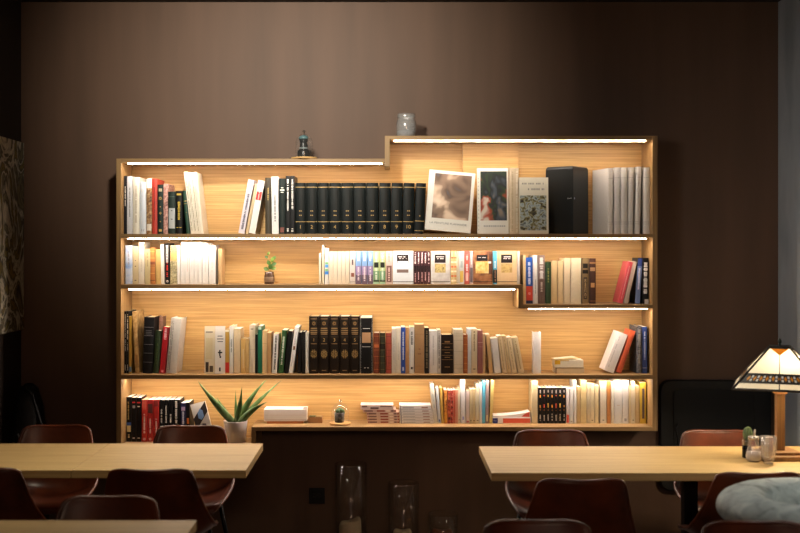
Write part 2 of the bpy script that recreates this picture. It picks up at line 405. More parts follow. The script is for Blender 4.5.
for i, (a, b) in enumerate(ED):
    ln = [0, 0, 0, 0, 0, 0, 0, .6, .9, 1.2, 2.4][i]
    gm = (170, 140, 84)
    lab = 'black encyclopedia volume with gilt numeral %s on its spine' % NUMW[i] if i < 10 else 'unnumbered black volume ending the encyclopedia, beside the large art book'
    r, w, h = book('A', a, b - ln * .1, 182.9, ln, (22, 30, 30), lab, 'encyclopedia', [('B', .915, gm, .004), ('B', .24 if i < 10 else .25, gm, .004)] + ([('P', .335, .395, (10, 10, 10), .55), ('P', .42, .48, (10, 10, 10), .55), ('H', .365, gm, .26, .003), ('H', .45, gm, .26, .003)] if i < 10 else [('H', .35, gm, .12, .003), ('B', .06, gm, .003)]), mat=M_ENC, depth=.2, group=G3)
    if i < 10: text_mesh('volume_number', str(i + 1), .030, plain(GOLD, .5, 0, 0), r, (0, -.0062, .135 * h))
G4 = 'grey white volumes at the end of the top shelf'
A = lambda *a, **k: book('A', *a, group=G4, mat=plain((222, 218, 208), .5, 0, .05), kind='h', **k)
BAND = [('B', .845, (150, 146, 140), .0016), ('B', .18, (150, 146, 140), .0016), ('B', .15, (150, 146, 140), .0016)]
A(608.0, 613.3, 168.2, 0, 0, 'grey white volume with its whole pale cover showing, beside the black speaker', 'grey white', BAND, depth=.235, yaw=math.radians(15))
A(614.2, 620.0, 167.6, 0, 0, 'grey white volume, second after the black speaker', 'grey white', BAND)
A(620.5, 627.2, 167.6, 0, 0, 'grey white volume, third after the black speaker', 'grey white', BAND)
A(627.6, 633.0, 167.4, 1, 0, 'grey white volume, fourth after the black speaker', 'grey white', BAND)
A(634.6, 639.8, 166.8, 1.9, 0, 'grey white volume tilted beside a dark gap', 'grey white', BAND)
A(644.4, 651.0, 167.4, 0, 0, 'grey white volume standing against the bookcase side', 'grey white', BAND)
# second shelf
G5 = 'paperbacks at the start of the second shelf'
B = lambda *a, **k: book('B', *a, group=G5, **k)
B(125.4, 132.2, 245.3, 0, (206, 214, 226), 'pale book with blue clouded lower spine', 'pale blue', (T((150, 150, 160), .45, .85, .2),), mat=mottled([(90, 140, 210), (190, 205, 226), (226, 226, 226)], 14), kind='p')
B(132.5, 138.5, 246.2, 0, (222, 204, 160), 'yellowish cream book with tiny black marks', 'yellowish cream', (('H', .62, INK, .12), ('H', .47, INK, .2), ('H', .1, INK, .3)), kind='p')
B(138.7, 144.4, 242.3, 0, (232, 224, 206), 'taller cream white book', 'cream white', (T((180, 170, 150), .3, .6, .2),), kind='p')
B(144.8, 150.2, 248.8, 0, (186, 172, 130), 'khaki book', 'khaki', (T((140, 126, 90), .5, .9, .25),), kind='p')
B(150.4, 155.4, 248.0, -.4, (176, 112, 54), 'orange brown book with raised bands', 'orange brown', (('B', .9, (226, 170, 90), .003), ('B', .72, (226, 170, 90), .003), ('B', .5, (90, 50, 24), .003), ('P', .54, .62, (120, 60, 30)), ('B', .3, (226, 170, 90), .003), ('B', .1, (90, 50, 24), .004)))
B(155.8, 160.9, 249.2, -.3, (216, 180, 112), 'plain tan yellow book', 'tan yellow', (), kind='p')
B(161.2, 164.6, 244.3, -.9, (238, 232, 218), 'thin white book, slightly tilted', 'thin white', (), kind='p')
B(165.2, 169.6, 243.4, -.5, (20, 18, 18), 'black book with white and red title', 'black', (('P', .53, .95, (190, 188, 184), .5), T(INK, .56, .92, .25), T((200, 50, 40), .18, .52, .42), ('O', .07, WHITE, .3)), kind='p')
B(170.2, 177.0, 245.3, 0, (150, 140, 104), 'olive mottled book with tan spine label', 'olive mottled', (('P', .6, .82, (196, 160, 96), .9), ('B', .85, (110, 96, 60), .002)), mat=mottled([(96, 92, 70), (160, 150, 110), (196, 186, 150)], 110))
B(177.4, 180.6, 245.3, -.6, (240, 236, 228), 'narrow white paperback tilted against the olive mottled book', 'narrow white', (), kind='p')
WR = [(180.9, 185.0, 242.4), (185.2, 189.5, 242.4), (189.7, 194.0, 242.2), (194.2, 198.0, 242.4), (198.2, 201.9, 242.2), (202.3, 208.4, 243.0), (208.8, 215.6, 245.0)]
for i, (a, b, t_) in enumerate(WR):
    B(a, b, t_, 0, (242, 238, 232), ('white paperback with faint grey title, %s in the white row' % ORD[i]) if i < 5 else ['wide white paperback near the end of the white row', 'widest white book ending the white row'][i - 5], 'white', (T((196, 186, 180) if i != 1 else (226, 170, 160), .3, .85, .22),), kind='p')
B(218.2, 221.9, 248.8, 0, (206, 170, 120), 'tan book with dark cover edge, last before the small plant', 'tan', (), kind='p', depth=.12)
G6 = 'paperbacks in the middle of the second shelf'
B = lambda *a, **k: book('B', *a, group=G6, **k)
B(318.9, 321.0, 253.0, 0, (232, 222, 200), 'thin short cream book', 'short cream', (), kind='p')
B(321.7, 324.2, 244.8, 0, (226, 212, 180), 'thin tallest cream book', 'tall cream', (), kind='p')
B(324.6, 328.7, 248.2, 0, (240, 238, 232), 'white book with blue and green blocks', 'blue-green marked', (('P', .55, .61, (110, 170, 110), .75), ('P', .46, .54, (70, 150, 215), .8), ('P', .36, .42, (110, 170, 110), .7), ('P', .27, .355, (60, 130, 210), .9)), kind='p')
CR = [329.1, 333.3, 337.6, 341.9, 345.9, 349.7]
for i in range(5): B(CR[i], CR[i + 1] - .15, 251.5, 0, (240, 226, 200), 'plain cream paperback, %s in the cream run' % ORD[i], 'cream', (), kind='p')
B(350.0, 355.2, 251.2, 0, (232, 222, 214), 'pale paperback with brown motif', 'pale', (('P', .58, .75, (90, 70, 70), .3), ('P', .22, .34, (130, 70, 50), .6), ('B', .07, INK, .002)), kind='p')
for i, (a, b) in enumerate([(355.5, 361.4), (361.7, 367.3), (367.6, 373.0)]):
    B(a, b, 251.2, 0, (120, 158, 204), 'blue and purple paperback, %s of the three blue ones' % ORD[i], 'blue purple', (('P', .0, .28, (96, 78, 96)), ('P', .28, .55, (140, 120, 160)), T(WHITE, .7, .94, .4), T((220, 206, 216), .1, .52, .34)), kind='p')
for i, (a, b) in enumerate([(373.3, 379.3), (379.6, 385.4)]):
    B(a, b, 251.2, 0, (176, 196, 140), ['green paperback with black blot, beside the blue ones', 'green paperback with black blot, beside the pinkish one'][i], 'green', (('P', .07, .12, (40, 60, 40)), ('P', .0, .06, (150, 190, 160)), ('P', .12, .4, (110, 150, 110)), ('P', .5, .66, (34, 36, 30), .75), T((230, 236, 216), .68, .95, .34), T((220, 232, 216), .12, .48, .34)), kind='p')
B(385.8, 392.3, 251.2, 0, (230, 206, 196), 'pinkish paperback with mottled brown lower half', 'pinkish', (('P', .06, .56, (116, 84, 74), .8), T((226, 190, 180), .1, .5, .3), T((200, 150, 140), .66, .94, .25)), kind='p')
MR = [413.7 + 3.37 * i for i in range(6)]
for i in range(5):
    B(MR[i], MR[i + 1] - .2, 251.2, 0, (70, 34, 38), 'dark maroon paperback with white title, %s of five' % ORD[i], 'maroon', (('P', .38, .56, (44, 26, 30)), T((236, 210, 206), .62, .96, .46), T((206, 170, 170), .06, .36, .4)), kind='p')
STR = lambda c1, c2: [('P', .08 + .14 * q, .13 + .14 * q, (c1 if q % 2 else c2), .9) for q in range(6)]
B(450.8, 453.7, 251.2, 0, (240, 214, 150), 'yellow and red striped paperback beside the grey cover', 'striped', STR((216, 110, 70), (250, 236, 200)), kind='p')
B(453.9, 456.6, 251.2, 0, (240, 214, 150), 'yellow and red striped paperback beside a thin cream one', 'striped', STR((226, 130, 80), (250, 236, 200)), kind='p')
B(456.8, 458.8, 251.2, 0, (236, 224, 196), 'very thin cream paperback after the striped ones', 'thin cream', (), kind='p')
B(459.0, 464.2, 251.2, 0, (226, 226, 222), 'white paperback with yellow blot at base', 'yellow-blotted', (('P', .06, .4, (214, 180, 90), .7), ('P', .5, .7, (160, 170, 170), .5)), kind='p')
B(464.5, 469.4, 251.2, 0, (226, 110, 96), 'coral red paperback with white lower spine', 'coral', (('P', .1, .35, (236, 190, 180), .5), T((246, 220, 216), .7, .9, .3), T((250, 230, 226), .4, .6, .4)), kind='p')
B(469.8, 473.0, 251.2, 0, (190, 170, 170), 'grey pink paperback', 'grey pink', (('P', .06, .5, (110, 96, 100), .8), T(WHITE, .6, .94, .3)), kind='p')
B(493.2, 497.0, 251.2, 0, (90, 180, 216), 'paperback with sky blue top and black base', 'sky blue', (('P', .04, .44, (30, 26, 26)), T((190, 150, 120), .08, .42, .3), T((230, 240, 246), .5, .7, .4)), kind='p')
B(517.4, 519.9, 251.4, 0, (190, 186, 180), 'thin grey book ending the row above the shelf step', 'thin grey', (), kind='p', depth=.1)
G7 = 'books on the lower step of the second shelf'
R = lambda *a, **k: book('R', *a, group=G7, **k)
R(523.1, 525.9, 255.2, 0, (216, 186, 136), 'tan book tight against the shelf step', 'tan', (), kind='p')
R(526.2, 532.9, 257.5, -.5, (34, 84, 168), 'blue book with red lower spine', 'blue and red', (('P', .07, .38, (220, 80, 56)), ('P', 0, .07, (24, 34, 70)), T((220, 230, 246), .42, .9, .4), ('O', .22, (244, 200, 190), .2)), kind='p')
R(533.3, 537.8, 255.2, -.5, (232, 228, 220), 'white book beside the blue and red one', 'white', (T((150, 150, 150), .2, .5, .2),), kind='p')
R(538.2, 545.0, 255.2, -.2, (136, 116, 106), 'grey brown book with white lettering', 'grey brown', (('P', .0, .5, (110, 84, 74), .98), T((240, 236, 230), .52, .96, .6), T((216, 200, 190), .25, .45, .3), ('P', .06, .16, (190, 170, 160), .4)), kind='p')
R(545.5, 551.0, 262.2, 0, (40, 66, 34), 'dark green cloth book', 'dark green', (T((150, 150, 80), .5, .85, .3),))
R(551.4, 557.3, 260.9, 0, (224, 196, 144), 'cream book beside the dark green cloth one', 'cream', (), kind='p')
R(557.9, 563.0, 260.9, 0, (226, 198, 148), 'narrow cream book', 'narrow cream', (), kind='p')
R(563.8, 570.3, 258.1, 0, (232, 212, 172), 'taller pale cream book', 'pale cream', (), kind='p')
R(570.9, 581.0, 258.1, 0, (236, 220, 184), 'widest cream book', 'wide cream', (), kind='h')
R(581.8, 588.7, 258.1, 0, (128, 104, 66), 'olive brown book with black pictures', 'olive brown', (('P', .78, .88, (26, 22, 16), .7), ('P', .66, .74, (26, 22, 16), .8), ('P', .1, .58, (60, 44, 30), .55), T((190, 160, 110), .14, .54, .3)))
R(589.4, 595.8, 258.5, 0, (72, 40, 24), 'dark brown book with tan patch', 'dark brown', (('P', .88, .92, (150, 110, 70)), ('P', .72, .8, (180, 140, 100), .8), ('P', .36, .46, (206, 160, 100), .6), ('B', .06, (150, 100, 60), .004)))
R(617.6, 622.6, 261.3, 10.8, (214, 84, 92), 'red pink leaning book', 'red pink', (T((240, 160, 160), .1, .9, .2),), kind='p', depth=.15)
R(623.6, 627.6, 261.2, 10.0, (196, 176, 156), 'beige leaning book', 'beige', (), kind='p', depth=.15)
R(634.9, 639.8, 257.9, 3.0, (18, 18, 22), 'blue grey leaning book with dark blue top', 'blue grey', (('P', .0, .82, (104, 124, 168)), ('P', .82, .99, (36, 56, 120)), T((220, 224, 236), .3, .78, .4)), kind='p', depth=.15)
R(642.4, 648.0, 257.9, .6, (16, 16, 18), 'black book with white scrawl against the bookcase side', 'black scrawled', (T((226, 226, 220), .22, .9, .8),), mat=None, kind='p', depth=.15)
# third shelf
G8 = 'books at the start of the third shelf'
C = lambda *a, **k: book('C', *a, group=G8, **k)
C(124.3, 126.4, 311.3, 0, (12, 12, 14), 'thin black book against the bookcase side', 'black', (T(WHITE, .58, .95, .4), T((190, 190, 190), .36, .55, .4), ('T', .05, .14, WHITE, .4)), kind='p')
C(126.6, 128.7, 311.3, 0, (12, 12, 14), 'thin black book beside the olive yellow one', 'black', (T(WHITE, .55, .95, .4), T((190, 190, 190), .36, .5, .4), ('T', .05, .14, WHITE, .4)), kind='p')
C(128.9, 131.7, 316.3, 0, (176, 140, 52), 'olive yellow book with blue base mark', 'olive yellow', (('P', .03, .12, (90, 120, 150), .9),), kind='p')
C(135.2, 139.6, 311.5, -3.1, (170, 132, 76), 'worn brown cardboard book leaning over', 'worn brown', (('P', .1, .3, (150, 110, 60), .5),), mat=mottled([(130, 96, 50), (180, 142, 84), (206, 176, 120)], 40), kind='p', depth=.19)
C(142.6, 152.6, 317.0, 1.6, (14, 14, 18), 'large black hardback with silver bands', 'silver-banded black', [('B', v, (150, 150, 150), .002) for v in (.82, .67, .515, .36, .2)] + [('H', v, (90, 90, 90), .6) for v in (.76, .73, .7)])
C(157.9, 162.2, 316.4, 1.0, (112, 78, 62), 'brown leather book standing behind the green one', 'brown leather', (('B', .9, (80, 50, 40), .003),), back=.09, depth=.09)
C(153.0, 158.8, 330.3, 2.6, (38, 56, 30), 'moss green book in front of the brown leather one', 'moss green', (('B', .8, (80, 96, 50), .002), T((90, 110, 60), .2, .7, .2)), depth=.08)
C(159.3, 165.0, 326.8, 4.2, (190, 28, 40), 'bright red leaning book with pale title', 'bright red', (T((246, 200, 200), .72, .97, .5), ('P', .02, .07, (240, 160, 160), .4)), kind='p', depth=.085)
C(166.0, 176.2, 317.9, 5.2, (206, 200, 190), 'thick grey white leaning book', 'thick grey white', (T((140, 134, 126), .05, .95, .12, -.36), T((140, 134, 126), .05, .95, .1, -.2)), kind='h', depth=.18)
G9 = 'small books left of the black gilt set'
C = lambda *a, **k: book('C', *a, group=G9, **k)
C(225.2, 229.2, 329.3, 0, (198, 158, 70), 'gold book with red base', 'gold and red', (('P', .02, .25, (206, 46, 36)), ('P', .94, .985, (246, 236, 210))), kind='p')
C(229.5, 233.2, 326.3, 0, (238, 234, 228), 'thin white book', 'thin white', (T((110, 110, 116), .45, .72, .3),), kind='p')
C(233.6, 240.4, 328.8, 0, (220, 198, 160), 'plain beige book', 'plain beige', (), kind='p')
C(240.9, 245.8, 338.7, 0, (226, 184, 110), 'short tan yellow book with pale stain', 'short tan', (('P', .15, .7, (236, 206, 150), .3),), kind='p')
C(246.1, 249.0, 338.7, 0, (214, 176, 112), 'short narrow tan book', 'narrow tan', (), kind='p')
C(249.4, 254.9, 325.2, 0, (206, 192, 166), 'tallest grey beige book in the small group', 'grey beige', (('H', .92, INK, .5), ('B', .5, (180, 164, 136), .002)), kind='h')
C(255.2, 257.6, 334.5, 0, (30, 28, 26), 'thin short black book', 'short black', (), kind='p')
C(257.9, 261.9, 326.3, 0, (22, 110, 80), 'emerald green book', 'emerald', (('P', .93, .985, (200, 220, 200), .8),), kind='p')
C(262.3, 266.7, 330.8, 0, (224, 194, 140), 'light tan book beside the emerald one', 'light tan', (('B', .7, (190, 156, 100), .002),), kind='p')
C(267.1, 271.2, 332.7, 0, (190, 148, 98), 'brown tan book', 'brown tan', (), kind='p')
C(271.8, 276.9, 333.8, 1.9, (232, 228, 220), 'white tilted book with black lettering', 'black-lettered white', (T((50, 48, 48), .1, .95, .36),), kind='p')
C(278.2, 283.2, 330.0, 3.9, (40, 84, 40), 'green leaning book with white title', 'green leaning', (T((226, 232, 216), .2, .85, .4),), kind='p')
C(284.2, 288.0, 330.8, 4.3, (20, 20, 20), 'black leaning book beside the green leaning one', 'black', (), kind='p')
C(288.7, 293.0, 326.3, 6.2, (236, 234, 230), 'white leaning book with small brown emblem', 'emblem white', (('P', .5, .58, (130, 84, 50), .5), T((170, 170, 176), .62, .9, .2), T((190, 190, 196), .15, .4, .2)), kind='p')
C(297.2, 300.6, 332.4, 1.2, (18, 17, 16), 'black book behind the emblem white one', 'black', (), kind='p')
C(301.8, 305.2, 331.8, 0, (22, 20, 18), 'wide black book before the thin white one', 'wide black', (), kind='h')
C(305.5, 308.5, 333.0, 0, (226, 222, 210), 'white book touching the black gilt set', 'white', (('B', .8, GREYINK, .001),), kind='p')
G10 = 'black gilt set on the third shelf'
SE = [309.0, 319.1, 329.5, 339.7, 350.0, 360.0]
M_SET = plain((30, 22, 17), .36, 0, .12, 40)
for i in range(5):
    gd = (150, 118, 66)
    r, w, h = book('C', SE[i], SE[i + 1] - .35, 316.3, 0, (0, 0, 0), 'black gilt-stamped volume with numeral %s on its spine' % NUMW[i], 'gilt set', [('H', .955, (110, 90, 60), .7, .003), ('O', .875, gd, .2), ('H', .79, (150, 120, 76), .66, .0026), ('H', .755, (150, 120, 76), .72, .0026), ('H', .72, (150, 120, 76), .7, .0026), ('H', .69, (150, 120, 76), .66, .0026), ('B', .64, (80, 66, 44), .0016), ('H', .52, (150, 120, 76), .62, .0018), ('O', .37, gd, .30), ('O', .315, gd, .30), ('O', .34, (190, 156, 96), .34), ('H', .055, (150, 120, 76), .45, .002)], mat=M_SET, depth=.19, group=G10)
    text_mesh('volume_number', str(i + 1), .026, plain(GOLD, .5, 0, 0), r, (0, -.0062, .585 * h))
C = lambda *a, **k: book('C', *a, group=k.pop('group', 'books right of the black gilt set'), **k)
C(360.4, 372.4, 316.6, 0, (14, 13, 14), 'black book with tan label and white jacket edges', 'tan-labelled', (('P', .54, .72, (190, 146, 104), .72), ('H', .79, WHITE, .6, .001), ('H', .47, WHITE, .7, .001), ('H', .1, WHITE, .4, .0016), ('P', .975, 1.0, (236, 226, 206)), ('T', 0, .99, (226, 222, 214), .03, .475), ('T', 0, .99, (226, 222, 214), .03, -.475)), pages=M_PAGE)
def banded(c, lt): return [('B', v, lt, .0024) for v in (.92, .75, .58, .42, .26, .1)]
C(373.6, 379.4, 333.0, 0, (120, 56, 30), 'red brown leather book with raised bands', 'red brown', banded(0, (190, 110, 60)) + [('P', .64, .72, (200, 110, 60), .9)])
C(379.8, 385.3, 333.0, 0, (52, 50, 30), 'dark olive leather book with raised bands', 'dark olive', banded(0, (110, 100, 60)) + [('P', .6, .73, (40, 30, 20), .9)])
C(385.8, 391.5, 333.2, 0, (164, 74, 56), 'red leather book with raised bands', 'red leather', banded(0, (110, 40, 30)))
C(391.9, 395.9, 328.5, 0, (226, 220, 206), 'greyish white book beside the red leather one', 'greyish white', (T((170, 166, 156), .3, .8, .16),), kind='p')
C(396.1, 400.8, 328.2, 0, (238, 230, 212), 'cream white book beside the blue one', 'cream white', (T((206, 198, 180), .3, .7, .16),), kind='p')
C(401.0, 405.3, 327.3, 0, (36, 76, 170), 'royal blue book with white title', 'royal blue', (T((226, 232, 246), .28, .9, .34), ('P', .06, .14, (190, 200, 230), .4)), kind='p')
C(405.7, 409.1, 327.8, 0, (190, 146, 96), 'brown paper book beside the blue one', 'brown paper', (), kind='p')
C(409.5, 414.2, 327.0, 0, (236, 232, 224), 'white book with black lettering', 'lettered white', (T((60, 60, 60), .62, .9, .4), ('P', .09, .14, INK, .4)), kind='p')
C(414.7, 424.2, 324.5, 0, (172, 134, 92), 'thick brown paper-covered book', 'thick brown', (('B', .8, (150, 112, 72), .0016), ('H', .5, (120, 84, 50), .2), ('H', .4, (120, 84, 50), .35), ('B', .15, (150, 112, 72), .0016)))
C(424.6, 429.0, 328.0, 0, (28, 24, 20), 'black book with worn upright lettering', 'worn black', (T((130, 116, 90), .12, .95, .5),), kind='p')
C(429.6, 437.2, 331.0, 0, (232, 228, 222), 'white book beside the worn black one', 'white', (T((196, 190, 186), .2, .9, .2),), kind='p')
C(437.5, 440.8, 330.2, 0, (214, 208, 200), 'narrow white book with speckled grey spine', 'speckled', (T((120, 116, 112), .1, .92, .5),), kind='p')
C(441.3, 453.2, 334.8, 0, (34, 22, 16), 'wide dark brown book with gilt bands', 'gilt-banded', [('B', v, (190, 150, 90), .0016) for v in (.77, .61, .47, .36)] + [('H', v, (190, 150, 90), .45, .0014) for v in (.83, .81, .68, .54, .42, .17)])
C(453.7, 463.0, 329.4, 0, (206, 194, 170), 'thick grey cream book with fine bands', 'grey cream', [('B', v, (160, 146, 120), .0014) for v in (.9, .85, .75, .5, .2, .12)])
C(463.4, 467.7, 334.8, 0, (170, 96, 44), 'orange brown leather book', 'orange leather', banded(0, (210, 150, 80)))
C(468.0, 471.1, 329.0, 0, (216, 220, 226), 'pale bluish white thin book', 'bluish white', (), kind='p')
C(471.4, 477.2, 329.0, 0, (224, 208, 174), 'cream book with dark spine titles', 'titled cream', (T((150, 130, 100), .5, .95, .3), ('H', .1, INK, .4)), kind='p')
C(477.6, 482.8, 330.5, 0, (150, 92, 86), 'dusty pink cloth book', 'dusty pink', (('B', .72, (210, 170, 160), .002), ('B', .62, (210, 170, 160), .001)))
C(483.1, 485.3, 334.3, -.3, (196, 166, 120), 'thin tan book beside the dusty pink one', 'thin tan', (), kind='p')
LL = [(489.3, 493.2, 334.3, -3.5, (206, 172, 118), 'tan-spined book leaning, first of the leaning row', 'leaning tan'), (494.4, 501.2, 337.9, -4.0, (230, 226, 218), 'white book with dark edge in the leaning row', 'leaning white'), (502.4, 506.9, 335.6, -5.2, (226, 202, 156), 'worn cream book leaning just after the white one', 'worn cream'), (507.5, 511.5, 335.6, -5.6, (222, 196, 148), 'worn cream book in the middle of the leaning row', 'worn cream'), (512.3, 517.1, 337.0, -6.0, (228, 206, 162), 'ragged cream book, next to last of the leaning row', 'ragged cream'), (518.2, 524.4, 337.0, -6.8, (216, 196, 154), 'ragged grey cream book ending the leaning row', 'ragged cream')]
for a, b, t_, ln, c, lk, sh in LL: C(a, b, t_, ln, c, lk, sh, (T((170, 140, 96), .1, .9, .2),) if 'orn' in lk or 'agged' in lk else (), kind='p', depth=.12)
C(533.4, 541.0, 332.0, 0, (240, 236, 228), 'white book standing alone', 'lone white', (), kind='h', depth=.07)
G11 = 'leaning books at the end of the third shelf'
C = lambda *a, **k: book('C', *a, group=G11, **k)
C(603.3, 614.0, 331.5, 15.9, (236, 230, 222), 'thick white book leaning steeply', 'thick white', (T((206, 196, 190), .1, .9, .12, -.2),), kind='p', depth=.15)
C(615.9, 621.4, 329.8, 15.1, (206, 92, 56), 'orange red book leaning steeply', 'orange red', (T((150, 50, 30), .1, .9, .15, .3),), kind='p', depth=.15)
C(636.6, 641.6, 326.4, 0, (66, 68, 74), 'dark grey patterned book', 'dark grey', (T((150, 146, 140), .2, .95, .5),), mat=mottled([(30, 30, 34), (84, 86, 92), (120, 116, 110)], 90), kind='h')
C(642.2, 647.2, 327.0, 0, (34, 56, 112), 'navy blue book against the bookcase side', 'navy', (T((190, 200, 226), .3, .9, .3), ('B', .12, (200, 200, 210), .003)), kind='p')
# bottom corner
G12 = 'large dark books in the bottom corner'
L = lambda *a, **k: book('L', *a, group=G12, kind=k.pop('kind', 'p'), **k)
L(126.4, 131.4, 397.2, 0, (16, 18, 20), 'black book with small blue picture on spine', 'black pictured', (T((206, 190, 120), .5, .9, .22, -.1), ('P', .36, .43, (50, 90, 170), .9), ('P', .22, .36, (206, 190, 140), .8), ('T', .08, .16, (226, 210, 160), .4)))
L(131.6, 136.1, 397.6, 0, (14, 12, 14), 'black book with red heading, beside the pictured one', 'black', (('H', .89, (200, 40, 40), .6, .004), ('P', .76, .82, (150, 150, 150), .6), ('H', .08, WHITE, .5)))
L(136.4, 141.2, 397.8, 0, (14, 12, 14), 'black book with red heading, beside the red ones', 'black', (('H', .89, (200, 40, 40), .8, .004), ('H', .8, WHITE, .5, .003), ('H', .08, WHITE, .5)))
L(141.6, 147.2, 399.8, 0, (196, 50, 42), 'red book with white title, first of the red trio', 'red', (T((250, 226, 220), .2, .66, .34), ('P', .76, .98, (206, 90, 74), .7), ('O', .06, WHITE, .25)))
L(147.5, 153.0, 399.8, 0, (178, 36, 36), 'red book with dark face, middle of the red trio', 'red', (('P', .68, .9, (84, 34, 30), .85), T((246, 216, 210), .2, .55, .34), ('O', .06, WHITE, .25)))
L(153.3, 159.2, 399.8, 0, (190, 44, 40), 'red book with white lower title, last of the red trio', 'red', (('P', .84, .98, (140, 40, 34), .8), T((246, 216, 210), .2, .55, .34)))
for i, (a, b, v0, v1) in enumerate([(159.8, 164.1, .45, .78), (164.4, 168.6, .45, .86), (168.9, 173.2, .45, .66), (173.9, 179.7, .44, .97)]):
    L(a, b, 399.8, 0, (14, 14, 15), ['black book with white title beside the red trio', 'black book with longest narrow white title', 'black book with short low white title', 'wide black book with tall white title beside the navy one'][i], 'black titled', (T(WHITE, v0, v1, .42, -.1), ('H', .36, WHITE, .7, .004)))
L(180.6, 185.9, 403.0, 0, (38, 40, 80), 'navy book with orange base and pink mark', 'navy', (('P', .1, .42, (226, 120, 40)), ('P', .8, .9, (200, 170, 200), .7), T((226, 226, 240), .45, .78, .4)))
L(186.6, 190.4, 402.5, -1.0, (20, 18, 20), 'black book with orange strip beside the navy one', 'black orange', (('P', .45, .6, (210, 110, 40), .6),))
# bottom shelf
G13 = 'paperbacks in the middle of the bottom shelf'
D = lambda *a, **k: book('D', *a, group=G13, kind=k.pop('kind', 'p'), **k)
D(434.0, 437.9, 384.3, -4.2, (236, 230, 212), 'tall cream white tilted book beside the white magazine pile', 'cream white', (T((120, 150, 150), .4, .75, .2), ('P', .03, .1, (200, 190, 170), .5)))
D(438.3, 441.2, 387.8, -2.8, (226, 228, 226), 'white tilted book with small blue mark', 'white', (T((190, 196, 200), .2, .8, .2), ('P', .05, .11, (70, 80, 140), .5)))
D(441.6, 443.9, 387.8, -2.0, (232, 186, 90), 'thin yellow tilted book', 'yellow', ())
D(444.3, 447.4, 390.0, -.4, (150, 84, 30), 'mustard and brown marbled book', 'mustard', (('P', .02, .3, (214, 150, 50), .8),), mat=mottled([(84, 40, 20), (196, 120, 40), (226, 176, 90)], 60))
D(447.6, 450.6, 390.3, 0, (170, 70, 40), 'wider red brown marbled book', 'red brown', (), mat=mottled([(60, 26, 20), (176, 74, 44), (220, 130, 90)], 55, seed=1))
D(450.9, 453.0, 390.3, 0, (150, 40, 34), 'dark red marbled book', 'dark red', (), mat=mottled([(40, 20, 20), (170, 44, 36), (230, 150, 130)], 60, seed=2))
D(453.2, 455.7, 390.0, 0, (214, 120, 90), 'salmon book with red flecks', 'salmon', (T((190, 60, 50), .1, .9, .4),))
D(455.9, 457.9, 390.0, 0, (226, 160, 130), 'thin pale pink book', 'pale pink', ())
D(458.1, 460.2, 388.0, 0, (236, 224, 196), 'thin cream book beside the tall white one', 'thin cream', (('H', .1, INK, .5),))
D(460.9, 465.6, 379.9, -.5, (240, 238, 236), 'tallest white book in the row', 'tall white', (('P', .08, .16, (130, 130, 190), .3),))
D(466.2, 469.3, 390.6, 0, (236, 218, 206), 'pinkish white book', 'pinkish white', (('P', .03, .08, (170, 90, 90), .8), T((200, 180, 170), .3, .9, .2)))
D(469.6, 472.2, 389.2, 0, (226, 206, 160), 'narrow cream book after the pinkish white one', 'narrow cream', (('H', .08, INK, .5),))
D(472.4, 475.6, 389.2, 0, (222, 198, 146), 'tan cream book', 'tan cream', (('H', .08, INK, .5), ('B', .7, (190, 160, 110), .0012)))
D(475.9, 479.3, 384.6, 0, (236, 224, 190), 'taller cream book', 'taller cream', (('H', .08, INK, .5),))
D(479.6, 482.0, 383.0, 0, (240, 238, 230), 'white book beside the light blue one', 'white', ())
D(482.2, 485.1, 380.9, .4, (90, 170, 200), 'light blue book', 'light blue', ())
D(485.6, 488.6, 380.3, .5, (150, 130, 126), 'grey brown book beside the light blue one', 'grey brown', (('P', .05, .2, (214, 190, 140), .6),))
D(489.2, 492.2, 380.4, 2.0, (234, 212, 130), 'pale yellow tilted book', 'pale yellow', ())
G14 = 'books at the end of the bottom shelf'
D = lambda *a, **k: book('D', *a, group=G14, kind=k.pop('kind', 'p'), **k)
D(531.9, 537.6, 381.0, 0, (232, 212, 168), 'tall cream book with broken spine bands', 'cream', [('B', v, (206, 178, 126), .0014) for v in (.9, .78, .5, .3)])
BS = [538.3 + 3.97 * i for i in range(8)]
for i in range(7):
    oc = [(226, 150, 60), (214, 90, 60), (226, 176, 80)][i % 3]
    jt = lambda: random.uniform(-.03, .03)
    D(BS[i], BS[i + 1] - .2, 387.8, 0, (20, 18, 17), 'black paperback with orange and white marks, %s of seven' % ORD[i], 'black orange', (('P', .86 + jt(), .94, (170, 160, 150), .3), ('P', .74 + jt(), .80, oc, .3), ('P', .46 + jt(), .54 + jt(), oc, .35), ('P', .36, .40 + jt(), (130, 84, 36), .3), T((190, 180, 170), .08, .26 + jt(), .36)))
D(566.3, 569.3, 388.3, 0, (236, 228, 222), 'white book with red base beside the black paperbacks', 'red-based white', (('P', .02, .25, (206, 80, 60), .8),))
D(569.7, 573.1, 388.3, 0, (238, 234, 228), 'white book beside the tall thin white one', 'white', (('H', .06, GREYINK, .5),))
D(573.6, 576.4, 380.4, 0, (236, 232, 226), 'tall thin white book', 'tall thin white', ())
D(576.7, 580.6, 386.7, 0, (206, 174, 120), 'shorter tan book', 'shorter tan', (('B', .8, (170, 136, 84), .0014),))
D(580.9, 586.6, 380.6, 0, (232, 206, 146), 'tall yellowish cream book', 'yellowish cream', ())
D(587.0, 590.0, 383.3, 0, (214, 196, 158), 'grey cream book', 'grey cream', ())
D(590.3, 594.4, 383.8, 0, (232, 214, 172), 'cream book with a black base line', 'lined cream', (('H', .08, INK, .4),))
D(594.8, 598.7, 385.5, 0, (230, 208, 160), 'shorter cream book before a gap', 'short cream', (('B', .7, (196, 166, 116), .0012),))
D(600.2, 606.5, 381.2, 0, (236, 224, 198), 'thick cream white book beside the brown one', 'thick cream', (('H', .08, INK, .3),))
